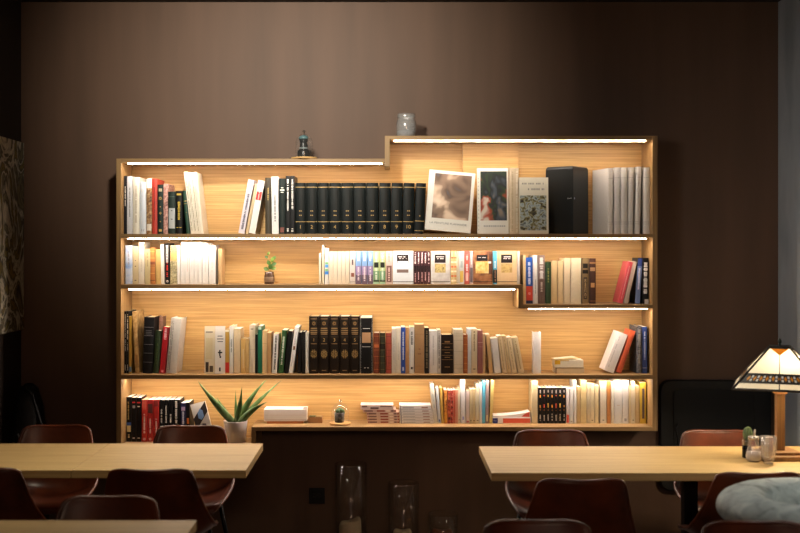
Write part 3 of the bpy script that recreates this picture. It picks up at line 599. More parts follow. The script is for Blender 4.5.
D(606.9, 610.8, 381.2, 0, (176, 118, 62), 'brown leather-toned book', 'brown', (('B', .8, (130, 80, 40), .0016), ('B', .2, (130, 80, 40), .0016)))
D(611.2, 614.1, 382.1, 0, (234, 224, 204), 'narrow white book beside the brown one', 'narrow white', ())
D(614.4, 622.0, 380.4, 0, (242, 238, 230), 'widest white book', 'widest white', (('H', .42, (200, 180, 160), .4),))
D(622.4, 628.5, 380.7, 0, (238, 234, 226), 'white book with grey base print', 'printed white', (('P', .05, .12, (150, 146, 142), .4), T((206, 200, 196), .3, .8, .2)))
D(628.8, 631.0, 385.8, 0, (226, 204, 160), 'thin short cream book', 'thin cream', ())
D(631.3, 635.0, 381.6, 0, (234, 218, 182), 'cream book beside the tan banded one', 'cream', (('H', .08, INK, .4),))
D(635.3, 639.5, 386.0, 0, (214, 184, 130), 'tan banded book', 'tan banded', (('B', .8, (170, 136, 84), .0014), ('B', .3, (170, 136, 84), .0014)))
D(640.2, 646.2, 382.8, 0, (232, 196, 70), 'yellow book with dark grey stripe', 'yellow', (('P', .12, .86, (90, 76, 80), .4),))
# ------------------------------------------------------------------ books turned with the cover to the room
def cover_book(row, x0, x1, top, th, mat, look, short, marks=(), tilt=0.0, back=5.0, group='', pages=None, setback=None, arts=(), yaw=0.0, hard=True):
    """marks: (u0,u1,v0,v1,col,name) rectangles on the front cover in fractions of width and height."""
    z, sb, phrase = ROWS[row]
    sb = setback if setback is not None else sb
    d = DS + sb
    root = bpy.data.objects.new('book', None); COL.objects.link(root); root.empty_display_size = .02
    a = math.radians(tilt)
    W = (X(x1, d) - X(x0, d)); H = Z(top, d) - z
    w = W; h = (H - w * abs(math.sin(a))) / math.cos(a)
    b = math.radians(back)
    h = h / math.cos(b)
    t = .0028 if hard else .001
    out = [(-w / 2, 0), (w / 2, 0), (w / 2, t), (-w / 2 + t, t), (-w / 2 + t, th - t), (w / 2, th - t), (w / 2, th), (-w / 2, th)]
    MB().prism(out, 0, h).build('cover', mat, root)
    ov = .004 if hard else .001
    MB().box(-w / 2 + t + .0002, w / 2 - ov, t + .0002, th - t - .0002, ov * .6, h - ov).build('page_block', pages or M_PAGE, root)
    per = {}
    for u0, u1, v0, v1, col, nm in marks:
        mm = col if not isinstance(col, tuple) else plain(col, .5, 0, .06)
        k = (nm, mm.name, 0 if nm == 'side_lettering' else round(v0 + v1, 1) if 'lettering' in nm else (u0, v0))
        mb = per.setdefault(k, [MB(), mm])[0]
        y = -.0003 - .0003 * (1 + len([q for q in marks if q[5] == 'x']) + {'cover_line': 0, 'cover_picture': 0, 'cover_patch': 0, 'title_panel': 1, 'cover_figure': 1, 'title_strip': 3}.get(nm, 2))
        mb.quad([(-w / 2 + u0 * w, y, v0 * h), (-w / 2 + u1 * w, y, v0 * h), (-w / 2 + u1 * w, y, v1 * h), (-w / 2 + u0 * w, y, v1 * h)])
    for (nm, _, _2), (mb, mm) in per.items(): mb.build(nm, mm, root, normals=False)
    zz = z + .0004 + w / 2 * abs(math.sin(a)) + th * math.sin(b)
    root.location = ((X(x0, d) + X(x1, d)) / 2, d, zz)
    root.rotation_mode = 'XYZ'
    root.rotation_euler = (Matrix.Rotation(yaw, 3, 'Z') @ Matrix.Rotation(a, 3, 'Y') @ Matrix.Rotation(-b, 3, 'X')).to_euler()
    BOOKS.append([root, look, short, row, group])
    return root, w, h
def dashes(u0, u1, v, th, col, nm='cover_lettering', step=.03):
    r = []; u = u0
    while u < u1:
        l_ = random.uniform(step * .5, step)
        if random.random() > .12: r.append((u, min(u + l_, u1), v - th, v + th, col, nm))
        u += l_ + step * .3
    return r
GA = 'art books shown by their covers'
ART1 = mottled([(74, 86, 106), (96, 78, 64), (124, 102, 86), (140, 116, 98), (212, 186, 160), (226, 208, 186)], 7, .4, 2, (1, 1, 1), 3.1, .6)
ART2 = mottled([(206, 196, 180), (166, 70, 46), (48, 66, 44), (34, 38, 42), (72, 82, 92), (130, 118, 104)], 13, .4, 2, (1, 1, .7), 1.3, .5)
ART3 = mottled([(20, 22, 20), (66, 62, 38), (132, 126, 80), (166, 182, 184), (120, 130, 128), (30, 32, 30)], 34, .45, 5, (1, 1, 1.2), .4, 1.0)
WCOV = plain((226, 224, 214), .4, 0, .04)
r, w, h = cover_book('A', 424.3, 470.6, 169.6, .034, WCOV, 'widest white art book with soft brown and cream picture, tilted slightly', 'wide art book', [(.13, .93, .205, .95, ART1, 'cover_picture')], tilt=5.2, back=6, group=GA, setback=.075)
text_mesh('cover_title', 'LA PEINTURE FLAMANDE', .012, plain((130, 134, 134), .6, 0, 0), r, (0, -.0006, .125 * h), width=.80 * w)
r, w, h = cover_book('A', 477.6, 508.6, 168.2, .030, WCOV, 'white art book with dark red and green picture', 'picture book', [(.10, .95, .20, .95, ART2, 'cover_picture')] + dashes(.2, .9, .115, .012, (170, 172, 170), step=.06) + [(.02, .05, q * .06 + .05, q * .06 + .07, (190, 190, 186), 'side_lettering') for q in range(14)], tilt=0, back=4, group=GA, setback=.07)
book('A', 509.6, 518.6, 168.0, 0, (214, 196, 164), 'thick cream book standing between two cover-out art books', 'thick cream', (T((190, 170, 136), .05, .95, .2, -.2), T((236, 226, 206), .02, .98, .25, .3)), kind='h', group=GA, depth=.15)
r, w, h = cover_book('A', 519.4, 548.6, 177.6, .026, plain((216, 212, 192), .5, 0, .05), 'smaller pale art book with blue and black sketchy picture, in front of speaker', 'small art book', [(.03, .93, .06, .68, ART3, 'cover_picture')] + dashes(.1, .85, .89, .015, (150, 150, 140), step=.05) + dashes(.3, .86, .79, .017, (150, 150, 140), step=.05), tilt=0, back=3, group=GA, setback=.045)
GP = 'paperbacks shown by their covers on the second shelf'
def pocket(x0, x1, base, pic, look, short, title=2, bar=False, top=251.2):
    marks = [(.0, 1, .055, .075, (40, 36, 34), 'cover_line'), (.2, .76, .64, .89, (34, 26, 26), 'title_panel')]
    marks += dashes(.28, .68, .82, .014, (230, 226, 220), step=.05) + dashes(.32, .66, .765, .012, (230, 226, 220), step=.05)
    if bar: marks += [(.23, .74, .645, .69, (240, 238, 236), 'title_strip'), (.2, .76, .34, .44, (112, 92, 84), 'cover_picture')]
    else: marks += [(.2, .76, .34, .61, pic, 'cover_picture')]
    return cover_book('B', x0, x1, top, .016, base, look, short, marks, back=4, group=GP, hard=False)
pocket(392.8, 413.4, plain((206, 214, 220), .4, 0, .05), None, 'pale blue-grey paperback cover with dark title panel', 'pale cover', bar=True)
pocket(430.9, 450.4, mottled([(176, 172, 166), (206, 204, 200)], 30), mottled([(70, 60, 40), (196, 176, 110), (120, 110, 80)], 50), 'grey paperback cover with black panel and small yellow picture', 'grey cover')
r, w, h = cover_book('B', 473.4, 492.6, 251.2, .016, mottled([(84, 50, 30), (150, 98, 60), (176, 128, 84)], 26), 'brown paperback cover with black panel over yellow building picture', 'brown cover', [(.0, 1, .055, .075, (40, 30, 24), 'cover_line'), (.12, .8, .32, .68, mottled([(190, 140, 60), (226, 190, 110), (240, 216, 160)], 40), 'cover_picture'), (.18, .74, .70, .88, (26, 22, 24), 'title_panel'), (.82, .98, .3, .98, (84, 50, 34), 'cover_figure'), (.78, .93, .62, .68, (236, 230, 220), 'title_strip')] + dashes(.26, .66, .8, .012, (200, 196, 190), step=.05), back=4, group=GP, hard=False)
pocket(497.3, 517.1, plain((214, 184, 140), .4, 0, .08), mottled([(170, 130, 70), (206, 176, 110), (150, 110, 60)], 30), 'tan paperback cover with black panel and small gold picture', 'tan cover')
# pale pair on the third shelf
GC = 'small books left of the black gilt set'
cover_book('C', 204.4, 214.5, 326.4, .010, plain((228, 216, 184), .5, 0, .05), 'cream booklet with dark picture at lower corner', 'cream booklet', [(.12, .8, .86, .89, (150, 140, 120), 'cover_lettering'), (.12, .42, .03, .24, (50, 40, 34), 'cover_picture'), (.5, .85, .03, .16, (90, 76, 60), 'cover_picture'), (.15, .8, .3, .75, (220, 204, 160), 'cover_patch')], back=2, group=GC, hard=False)
cover_book('C', 214.9, 224.8, 326.4, .014, plain((236, 230, 220), .5, 0, .03), 'white book with small black figures on its cover', 'figured white', [(.25, .75, .78, .80, GREYINK, 'cover_lettering'), (.2, .85, .72, .74, GREYINK, 'cover_lettering'), (.25, .8, .665, .685, GREYINK, 'cover_lettering'), (.42, .56, .37, .50, INK, 'cover_figure'), (.3, .74, .43, .46, INK, 'cover_figure'), (.46, .62, .33, .37, INK, 'cover_figure'), (.42, .58, .05, .13, INK, 'cover_figure')], back=2, group=GC, hard=False, setback=.06)
# black and white book leaning in the bottom corner
r, w, h = cover_book('L', 199.2, 214.5, 401.6, .020, plain((206, 200, 190), .45, 0, .04), 'white book with black diagonal stripe leaning beside the potted aloe', 'diagonal-striped', tilt=-15, back=3, group=G12, hard=False)
q = MB(); y = -.0008
q.quad([(-.5 * w, y, .30 * h), (-.5 * w, y, .62 * h), (.5 * w, y, 1.0 * h), (.5 * w, y, .72 * h)])
q.build('cover_stripe', plain((44, 36, 34), .5, 0, .05), r, normals=False)
q = MB(); y = -.0014
q.prism([(-.18 * w, .60 * h), (.0, .54 * h), (.2 * w, .62 * h), (.2 * w, .78 * h), (.04 * w, .84 * h), (-.16 * w, .74 * h)], y, y + .0004, 'y'); q.build('cover_picture', plain((110, 140, 180), .5, 0, .3, 120), r)
MB().quad([(-.1 * w, y, .30 * h), (.25 * w, y, .26 * h), (.2 * w, y, .42 * h), (-.02 * w, y, .44 * h)]).build('cover_emblem', plain((84, 76, 84), .5, 0, .2), r, normals=False)
# ------------------------------------------------------------------ lying books
def lying(name, cat, label, x0, x1, y_top, y_bot, row, mat, pages, depth=.14, setback=None, group=None, zbase=None, yaw=0, marks=(), tiltdeg=0, hard=False):
    """a book lying flat with its spine to the room."""
    z, sb, _ = ROWS[row]
    d = DS + (setback if setback is not None else sb)
    w = X(x1, d) - X(x0, d)
    z0 = zbase if zbase is not None else z + .0004
    h = (y_bot - y_top) / F * d
    root = thing(name, label, cat, ((X(x0, d) + X(x1, d)) / 2, d, z0), (0, 0, 0), group)
    t = .0018 if hard else .0008
    out = [(0, 0), (depth, 0), (depth, t), (t, t), (t, h - t), (depth, h - t), (depth, h), (0, h)]
    MB().prism(out, -w / 2, w / 2, 'x').build('cover', mat, root)
    MB().box(-w / 2 + .002, w / 2 - .002, t + .0002, depth - .003, t + .0001, h - t - .0001).build('page_block', pages, root)
    per = {}
    for u0, u1, v0, v1, col in marks:
        MB().quad([(-w / 2 + u0 * w, -.0004, v0 * h), (-w / 2 + u1 * w, -.0004, v0 * h), (-w / 2 + u1 * w, -.0004, v1 * h), (-w / 2 + u0 * w, -.0004, v1 * h)]).build('spine_print', plain(col, .5, 0, .08), root, normals=False)
    root.rotation_euler = (0, math.radians(tiltdeg), yaw)
    return root, z0 + h
def stackmarks(c1, c2, c3):
    m = []
    for u0, u1, c in ((.02, .05, c2), (.06, .30, c1), (.42, .66, c2), (.70, .82, c3), (.85, .93, c1), (.95, 1.0, c2)):
        m.append((u0, u1, .22, .74, c))
    return m
g = 'pile of reddish magazines'; zb = None
for i, (a, b) in enumerate([(367.6, 399.0), (367.2, 399.2), (367.0, 399.0), (366.6, 398.8), (363.0, 396.0), (360.6, 393.4)]):
    labs = ['reddish brown magazine at the very bottom of the reddish pile', 'reddish brown magazine resting on the bottom one of the reddish pile', 'reddish brown magazine third from the bottom of the reddish pile', 'reddish brown magazine fourth from the bottom of the reddish pile', 'reddish magazine jutting out just under the topmost of the reddish pile', 'pale brown thick magazine lying topmost on the reddish pile']
    hpx = 2.75 if i < 5 else 4.4
    r, zb = lying('magazine', 'magazine', labs[i], a, b, 0, hpx, 'D', plain((206, 176, 160), .45, 0, .15) if i < 5 else plain((206, 186, 176), .5, 0, .2), M_PAGE, depth=.125, group=g, zbase=zb, marks=stackmarks((120, 90, 86), (150, 66, 44), (236, 220, 206)) if i < 5 else [(.04, .2, .5, .9, (120, 90, 80)), (.3, .55, .1, .5, (90, 70, 64)), (.6, .95, .55, .85, (130, 100, 90))])
    zb += .0003
g = 'pile of white magazines'; zb = None
for i in range(6):
    labs = ['white magazine at the very bottom of the white pile', 'white magazine resting on the bottom one of the white pile', 'white magazine third from the bottom of the white pile', 'white magazine fourth from the bottom of the white pile', 'white magazine just under the topmost of the white pile', 'white thick magazine lying topmost on the white pile']
    hpx = 2.75 if i < 5 else 4.2
    r, zb = lying('magazine', 'magazine', labs[i], [400.2, 400.0, 400.0, 399.8, 399.6, 399.4][i], [433.6, 433.2, 433.0, 432.6, 431.8, 431.0][i], 0, hpx, 'D', plain((226, 224, 222), .4, 0, .04), M_PAGE, depth=.125, group=g, zbase=zb, marks=[(.02, .05, 0, 1, (130, 134, 140)), (.1, .46, .3, .55, (176, 176, 180)), (.70, .9, .3, .65, (170, 140, 130)), (0, 1, 0, .1, (150, 150, 156))])
    zb += .0003
# white bundle on the bottom shelf with a thin brown book beneath
r, zb = lying('book', 'book', 'thin orange brown book lying under the thick white book on bottom shelf', 267, 303.5, 0, 2.2, 'D', plain((170, 100, 54), .5), M_PAGE_OLD, depth=.12)
r, zb = lying('book', 'book', 'thick white book lying flat above a thin brown one on bottom shelf', 264, 306.6, 0, 11.8, 'D', plain((232, 226, 220), .5, 0, .04), M_PAGE, depth=.13, zbase=zb + .0006, marks=[(.02, .99, .1, .13, (200, 180, 170)), (.02, .99, .5, .53, (214, 200, 190))])
MB().box(.10, .122, .01, .09, .0685 * (11.8 / 11.8), .0688).build('corner_patch', plain((110, 96, 86), .6), r)
bxr = thing('cardboard_box', 'small open brown cardboard box beside the lying white book', 'box', (X(315, 6.425), 6.44, Z4 + .0004))
MB().box(-.04, .04, 0, .002, 0, .034).box(-.04, .04, .068, .07, 0, .034).box(-.04, -.038, .002, .068, 0, .034).box(.038, .04, .002, .068, 0, .034).box(-.038, .038, .002, .068, 0, .002).build('tray', plain((150, 104, 60), .7), bxr)
MB().box(-.035, .0, .008, .06, .003, .038).build('packet', plain((100, 92, 50), .7, 0, .4, 60), bxr)
MB().box(.004, .035, .01, .06, .003, .036).build('packet', plain((150, 120, 70), .7, 0, .4, 60), bxr)
# red and white books lying between the yellow book and the cream one
r, zb = lying('book', 'book', 'white and red book lying under the red-cornered white one on bottom shelf', 492.8, 530.6, 0, 5.6, 'D', plain((234, 230, 226), .4, 0, .03), M_PAGE, depth=.11, marks=[(.0, .13, .05, .95, (44, 60, 140)), (.27, .99, .08, .92, (216, 92, 66)), (.02, .1, .35, .65, (200, 206, 230))])
r2 = thing('booklet', 'white curved booklet with red corner lying on the white and red book', 'booklet', (X(511.7, 6.425), 6.43, zb + .0006))
NQ = 12; wq = X(530, 6.425) - X(493.5, 6.425); pr = [(-wq / 2 + wq * i / NQ, .012 + .0225 * (i / NQ) ** 2.2) for i in range(NQ + 1)]
lowr = [(-wq / 2 + wq * i / NQ, .0) for i in range(NQ, -1, -1)]
MB().prism(pr + lowr, 0, .10, 'y').build('cover', plain((232, 226, 220), .45, 0, .04), r2)
MB().prism([(wq * .27, .006), (wq * .49, .004), (wq * .49, .032), (wq * .36, .022)], -.0006, -.0001, 'y').build('red_corner', plain((216, 92, 70), .5), r2)
# two lying books on the third shelf
r, zb = lying('book', 'book', 'beige book lying lowest of the small pile on third shelf', 555.4, 584.4, 0, 6.0, 'C', plain((206, 186, 148), .6), M_PAGE, depth=.13, marks=[(.0, .04, 0, 1, (120, 90, 60)), (.02, .98, .86, .99, (110, 80, 50))])
r, zb = lying('book', 'book', 'white book with yellow top edge lying on the beige book', 554.6, 583.4, 0, 7.2, 'C', plain((232, 222, 196), .5), M_PAGE, depth=.12, zbase=zb + .0006, marks=[(.0, .2, .4, .98, (226, 180, 40)), (.2, .5, .86, .99, (200, 160, 60))], yaw=0)
yb = thing('booklet', 'yellow thin booklet lying slanted on top of the small pile', 'booklet', (X(568.6, 6.38), 6.385, zb + .0006), (0, math.radians(-4), math.radians(10)))
MB().box(-.075, .06, 0, .1, .005, .0075).build('cover', plain((216, 176, 60), .5, 0, .25, 30), yb)
MB().box(-.072, .058, .002, .098, .0076, .0092).build('page_block', plain((200, 190, 160), .7), yb)
# small card at the end of the lower step
tag(MB().box(-.011, .011, 0, .003, 0, .028).build('card', plain((226, 222, 214), .6), loc=(X(646.5, 6.325), 6.322, Z2R + .0004)), 'small white card standing in front of the black scrawled book', 'card')
# ------------------------------------------------------------------ labels of all books
def short_of(b): return b[2]
by_row = {}
for b in BOOKS: by_row.setdefault(b[3], []).append(b)
SHELF = {k: v[2] for k, v in ROWS.items()}
bpy.context.view_layer.update()
used = {}
for k, lst in by_row.items():
    lst.sort(key=lambda b: b[0].location.x)
    for i, b in enumerate(lst):
        root, look, short, row, group = b
        words_ = len(look.split()); lab = look
        L_ = lst[i - 1][2] if i else None; R_ = lst[i + 1][2] if i + 1 < len(lst) else None
        if words_ <= 9: lab = look + ' ' + SHELF[row]; words_ = len(lab.split())
        if 'numeral' not in look and ',' not in look and 'beside' not in look and 'against' not in look:
            if L_ and R_ and L_ != R_:
                c = ', between %s and %s books' % (L_, R_)
                if words_ + len(c.replace('-', ' ').split()) <= 16: lab += c
            elif L_ and words_ + 2 + len(L_.split()) <= 15: lab += ', beside ' + L_ + ' book'
        tag(root, lab, 'book', group if group and group != 'x' else None)
        used.setdefault(lab, []).append(root.name)
for lab, n_ in used.items():
    if len(n_) > 1: print('DUP LABEL', lab, n_)
    if len(lab.replace('-', ' ').split()) > 16: print('LONG', len(lab.replace('-', ' ').split()), lab)
# ------------------------------------------------------------------ things on the bookcase
# black loudspeaker
ds = 6.34
sp = thing('loudspeaker', 'tall black wedge-fronted loudspeaker on the top shelf between art book and white volumes', 'loudspeaker', (X(566, ds), ds, Z1 + .0004))
sx = lambda px, d: X(px, d) - X(566, ds)
plan = [(sx(573, 6.35), .01), (sx(588.2, 6.50), .155), (sx(587.5, 6.53), .185), (sx(585, 6.545), .20), (sx(552, 6.545), .20), (sx(547, 6.50), .16), (sx(545.4, 6.45), .115)]
hS = Z(165.8, 6.35) - Z1
bmb = MB()
cxs = sum(p[0] for p in plan) / len(plan); cys = sum(p[1] for p in plan) / len(plan)
rings = []
for zz, sc in ((.0, .96), (.006, 1.0), (hS * .5, 1.0), (hS - .016, .985), (hS - .006, .955), (hS, .90)):
    rings.append([bmb.bm.verts.new((cxs + (x - cxs) * sc, cys + (y - cys) * sc, zz)) for x, y in plan])
for a, b in zip(rings[:-1], rings[1:]):
    for i in range(len(plan)): bmb.bm.faces.new([a[i], a[(i + 1) % len(plan)], b[(i + 1) % len(plan)], b[i]])
bmb.bm.faces.new(rings[0][::-1]); bmb.bm.faces.new(rings[-1])
bmb.build('cabinet', plain((26, 28, 27), .38, 0, .0), sp, bevel=.003)
p0, p1 = plan[-1], plan[0]
ang = math.atan2(p1[1] - p0[1], p1[0] - p0[0])
zl = Z(198.5, 6.37) - Z1
tt = .80
text_mesh('logo', 'SONOS', .0085, plain((200, 204, 206), .4, 0, 0), sp, (p0[0] + (p1[0] - p0[0]) * .86 + .001, p0[1] + (p1[1] - p0[1]) * .86 - .0012, zl), (PI / 2, 0, ang))
p2 = plan[1]; ang2 = math.atan2(p2[1] - p1[1], p2[0] - p1[0])
MB().box(-.003, .003, -.0008, 0, -.005, .005).build('status_light', plain((170, 190, 230), .4, 0, 0), sp, loc=(p1[0] + .010, p1[1] + .0098 + .0005, zl), rot=(0, 0, ang2))
M_GLASS = thin_glass('clear_glass', (.985, .99, .99), 1.45, .04, .0, .03)
M_GLASSD = thin_glass('smoky_glass', (.80, .80, .80), 1.5, .08, .03)
def shell(prof, th): return prof + [(max(r - th, 0.0), z if k else z + th) for k, (r, z) in list(enumerate(prof))[::-1]]
def cloche(px, d, z, rb, rd, hd, label):
    t = thing('glass_cloche', label, 'cloche', (X(px, d), d, z + .0004))
    MB().lathe([(0, 0), (rb * .96, 0), (rb, .003), (rb, .009), (rb * .95, .0115), (0, .0115)], 40).build('base', plain((206, 164, 104), .5, 0, .12, 30), t)
    n = 10; st = hd - rd
    prof = [(rd, .0118), (rd, .0118 + st * .5), (rd, .0118 + st)] + [(rd * math.cos(q * PI / 2 / n), .0118 + st + rd * math.sin(q * PI / 2 / n)) for q in range(1, n)] + [(.004, .0118 + hd - .0003)]
    MB().lathe(prof, 40).build('dome', M_GLASS, t)
    MB().lathe([(0.0045, hd + .0112), (.0035, hd + .016), (.007, hd + .021), (.0085, hd + .026), (.006, hd + .032), (0, hd + .034)], 20).build('knob', thin_glass('knob_glass', (.9, .92, .92), 1.5, .05, .25), t)
    return t
dc = 6.36
zc = bz(158.6)
cloche(304.2, dc, zc, X(318, dc) - X(304.7, dc), X(313.4, dc) - X(304.7, dc), Z(134, dc) - zc - .0118, 'small bell-shaped glass cloche standing on the lower bookcase top')
og = thing('ornament', 'dark turned ornament with teal cap inside the cloche on the bookcase top', 'ornament', (X(303.6, dc), dc, zc + .0125))
k = dc / F
MB().lathe([(0, 0), (6.0 * k, 0), (6.1 * k, .5 * k), (6.1 * k, 6 * k), (5.4 * k, 7.3 * k), (4.2 * k, 7.8 * k), (3.9 * k, 9.5 * k), (4.2 * k, 12.6 * k), (3.5 * k, 14.0 * k), (4.0 * k, 15.5 * k), (4.7 * k, 18.0 * k), (0, 18.0 * k)], 32).build('body', plain((20, 22, 22), .3, 0, 0), og)
MB().lathe([(0, 18.1 * k), (4.8 * k, 18.1 * k), (4.9 * k, 19.6 * k), (4.1 * k, 21.0 * k), (2.4 * k, 22.0 * k), (0, 22.3 * k)], 32).build('cap', plain((84, 118, 122), .35, 0, 0), og)
MB().lathe([(2.6 * k, 7.9 * k), (4.4 * k, 8.2 * k), (4.4 * k, 9.6 * k), (2.6 * k, 9.9 * k)], 32).build('collar', plain((150, 160, 160), .3, .3, 0), og)
# glass jar on the higher top
zj = ZT2; dj = 6.38; kj = dj / F; cj = 406.3
jar = thing('glass_jar', 'smoky glass jar holding pale sand on the higher bookcase top', 'jar', (X(cj, dj), dj, zj + .0004))
MB().lathe(shell([(0.0, 0), (9.2 * kj, 0), (9.9 * kj, 1.2 * kj), (10.0 * kj, 12 * kj), (9.4 * kj, 16 * kj), (8.2 * kj, 18 * kj), (8.4 * kj, 19 * kj), (8.8 * kj, 20 * kj), (8.8 * kj, 23 * kj)], .003), 40).build('body', thin_glass('jar_glass', (.95, .95, .96), 1.5, .12, .04, .16), jar)
MB().lathe([(0, .004), (9.2 * kj, .004), (9.4 * kj, 5.8 * kj), (7 * kj, 6.6 * kj), (0, 6.2 * kj)], 32).build('sand', plain((150, 146, 144), .9, 0, .25, 200), jar)
for zz in (19.4, 21.2): MB().lathe([(8.75 * kj, zz * kj), (9.2 * kj, (zz + .35) * kj), (8.75 * kj, (zz + .7) * kj)], 40).build('thread_ring', thin_glass('ring_glass', (.85, .85, .85), 1.5, .1, .1, .25), jar)
# small sprig in a jar on second shelf
dp = 6.40; kp = dp / F
sg = thing('potted_sprig', 'small leafy green sprig in a dark glass jar alone on the second shelf', 'plant', (X(269.2, dp), dp, Z2 + .0004))
MB().lathe([(0, 0), (4.6 * kp, 0), (5.0 * kp, .8 * kp), (5.0 * kp, 8 * kp), (4.4 * kp, 9.6 * kp), (4.6 * kp, 12.0 * kp), (4.1 * kp, 12.0 * kp), (4.0 * kp, 9.8 * kp), (0, 9.6 * kp)], 28).build('jar', plain((72, 50, 36), .2, 0, .3, 60), sg)
MB().lathe([(5.02 * kp, 2 * kp), (5.15 * kp, 2.2 * kp), (5.15 * kp, 7 * kp), (5.02 * kp, 7.2 * kp)], 28).build('jar_label', plain((120, 96, 74), .6, 0, .4, 90), sg)
def leaf(mb, base, dirv, ln, wd, up=(0, 0, 1), curl=.25):
    dirv = Vector(dirv).normalized(); side = dirv.cross(Vector(up)); side = side.normalized() if side.length > .01 else Vector((1, 0, 0)); nrm = side.cross(dirv)
    P = []
    for i in range(6):
        t = i / 5; wv = wd * math.sin(PI * min(.98, .06 + t * .92)) ** .8
        c = Vector(base) + dirv * ln * t - nrm * curl * ln * t * t
        P.append([c - side * wv / 2 + nrm * wv * .15, c, c + side * wv / 2 + nrm * wv * .15])
    mb.grid(P)
stem = MB(); lv = [MB() for _ in range(9)]
stem.tube([(0, 0, 9.7 * kp), (-.002, 0, 17 * kp), (.004, 0, 23 * kp)], .0012, 6).tube([(0, 0, 9.7 * kp), (-.006, 0, 24 * kp), (-.010, -.002, 31 * kp)], .001, 6).tube([(0, 0, 9.7 * kp), (.018, 0, 19 * kp), (.026, 0, 27 * kp)], .001, 6)
stem.build('stem', plain((70, 90, 34), .5, 0, .1), sg)
for i, (bx_, bz_, dx, dz, ln, wd) in enumerate([(-.004, 14, -1, .5, .022, .018), (.002, 15, .3, .6, .024, .020), (.012, 15, 1, .3, .022, .018), (.004, 19, -.4, .9, .022, .017), (.017, 19, 1, .5, .02, .017), (.016, 22, .2, 1, .022, .016), (.022, 24, .6, .9, .02, .014), (-.006, 26, -.8, .5, .016, .011), (-.009, 29, .5, .9, .016, .010)]):
    leaf(lv[i], (bx_, -.006, bz_ * kp), (dx, -.25, dz), ln * 1.35, wd * 1.35, up=(0, -1, .2)); lv[i].build('leaf', plain([(72, 104, 30), (56, 88, 28), (96, 124, 40)][i % 3], .5, 0, .15), sg)
# second cloche with a cactus in a dark pot
d2 = 6.40; k2 = d2 / F
cloche(340.2, d2, Z4, 10.8 * k2, 8.8 * k2, 19.0 * k2, 'small bell-shaped glass cloche over a cactus on the bottom shelf')
cp = thing('potted_cactus', 'tiny green cactus in a dark mottled glass pot inside the bottom shelf cloche', 'plant', (X(339.4, d2), d2, Z4 + .0126))
MB().lathe([(0, 0), (4.4 * k2, 0), (4.8 * k2, 1 * k2), (5.1 * k2, 9.6 * k2), (4.6 * k2, 9.8 * k2), (4.4 * k2, 8 * k2), (0, 8 * k2)], 28).build('pot', mottled([(36, 30, 26), (84, 76, 66), (140, 130, 110)], 60, .3), cp)
for i, (x_, r_, zz) in enumerate([(-1.2, 2.6, 11.0), (2.6, 2.4, 11.2), (.4, 2.2, 12.6), (3.6, 1.8, 9.6)]):
    b = MB(); n = 10
    for q in range(n):
        pass
    prof = [(0, -r_ * k2)] + [(r_ * k2 * math.cos(a), r_ * k2 * 1.1 * math.sin(a)) for a in [(-.8 + 1.6 * j / 8) * PI / 2 for j in range(9)]] + [(0, r_ * 1.1 * k2)]
    b.lathe(prof, 18)
    for v in b.bm.verts:
        a = math.atan2(v.co.y, v.co.x); s_ = 1 + .12 * math.cos(9 * a); v.co.x *= s_; v.co.y *= s_
    b.build('cactus_lobe', plain((84, 112, 66), .6, 0, .2, 150), cp, loc=(x_ * k2, (-.5 + .4 * i) * k2, zz * k2 - .3 * k2))
MB().lathe([(0, 8.05 * k2), (4.35 * k2, 8.05 * k2), (4.2 * k2, 8.6 * k2), (0, 8.9 * k2)], 24).build('soil', plain((70, 56, 40), .9, 0, .3, 200), cp)
# aloe in a white pot
da = 6.42; ka = da / F
al = thing('potted_aloe', 'spiky green aloe in a white tapered pot in the bottom corner', 'plant', (X(235.6, da), da, Z4L + .0004))
hp = Z(420.6, da) - Z4L
MB().lathe([(0, 0), (9.4 * ka, 0), (9.8 * ka, .003), (12.0 * ka, hp * .97), (12.1 * ka, hp), (11.3 * ka, hp), (11.0 * ka, hp - .012), (0, hp - .012)], 44).build('pot', plain((222, 214, 208), .35, 0, .02), al)
MB().lathe([(0, hp - .0118), (10.9 * ka, hp - .0118), (9 * ka, hp - .008), (0, hp - .006)], 32).build('soil', plain((60, 46, 32), .9, 0, .4, 150), al)
M_ALOE = mottled([(52, 78, 34), (84, 112, 58), (120, 146, 92)], 22, .42, 3, (1, 1, .3))
def aloe_leaf(tip, bw, base=(0, 0), bend=.25, dy=0.0):
    B0 = Vector((base[0] * ka, base[1], hp - .012)); Tp = Vector((tip[0] - 235.6, 0, 0)) * ka; Tp.z = Z(tip[1], da) - Z4L; Tp.y = dy
    mid = (B0 + Tp) / 2 + Vector((-(Tp.x - B0.x) * bend * .5, 0, abs(Tp.x) * bend * .25 - .0))
    P = []; n = 12; m = 8
    for i in range(n + 1):
        t = i / n
        c = B0 * (1 - t) ** 2 + mid * 2 * t * (1 - t) + Tp * t * t
        tg = ((mid - B0) * (1 - t) + (Tp - mid) * t).normalized()
        side = tg.cross(Vector((0, 1, 0))).normalized(); nr = Vector((0, 1, 0))
        wv = bw * ka * (1 - t ** 1.6) ** .9 * (.85 + .3 * math.sin(PI * min(1, t * 1.3))) + .0006
        row = []
        for j in range(m):
            a = 2 * PI * j / m
            row.append(c + side * math.cos(a) * wv / 2 + nr * (math.sin(a) * wv * (.16 if math.sin(a) < 0 else .30)) - nr * 0)
        row.append(row[0]); P.append(row)
    b = MB(); b.grid(P); bmesh.ops.remove_doubles(b.bm, verts=b.bm.verts, dist=1e-6)
    b.build('leaf', M_ALOE, al)
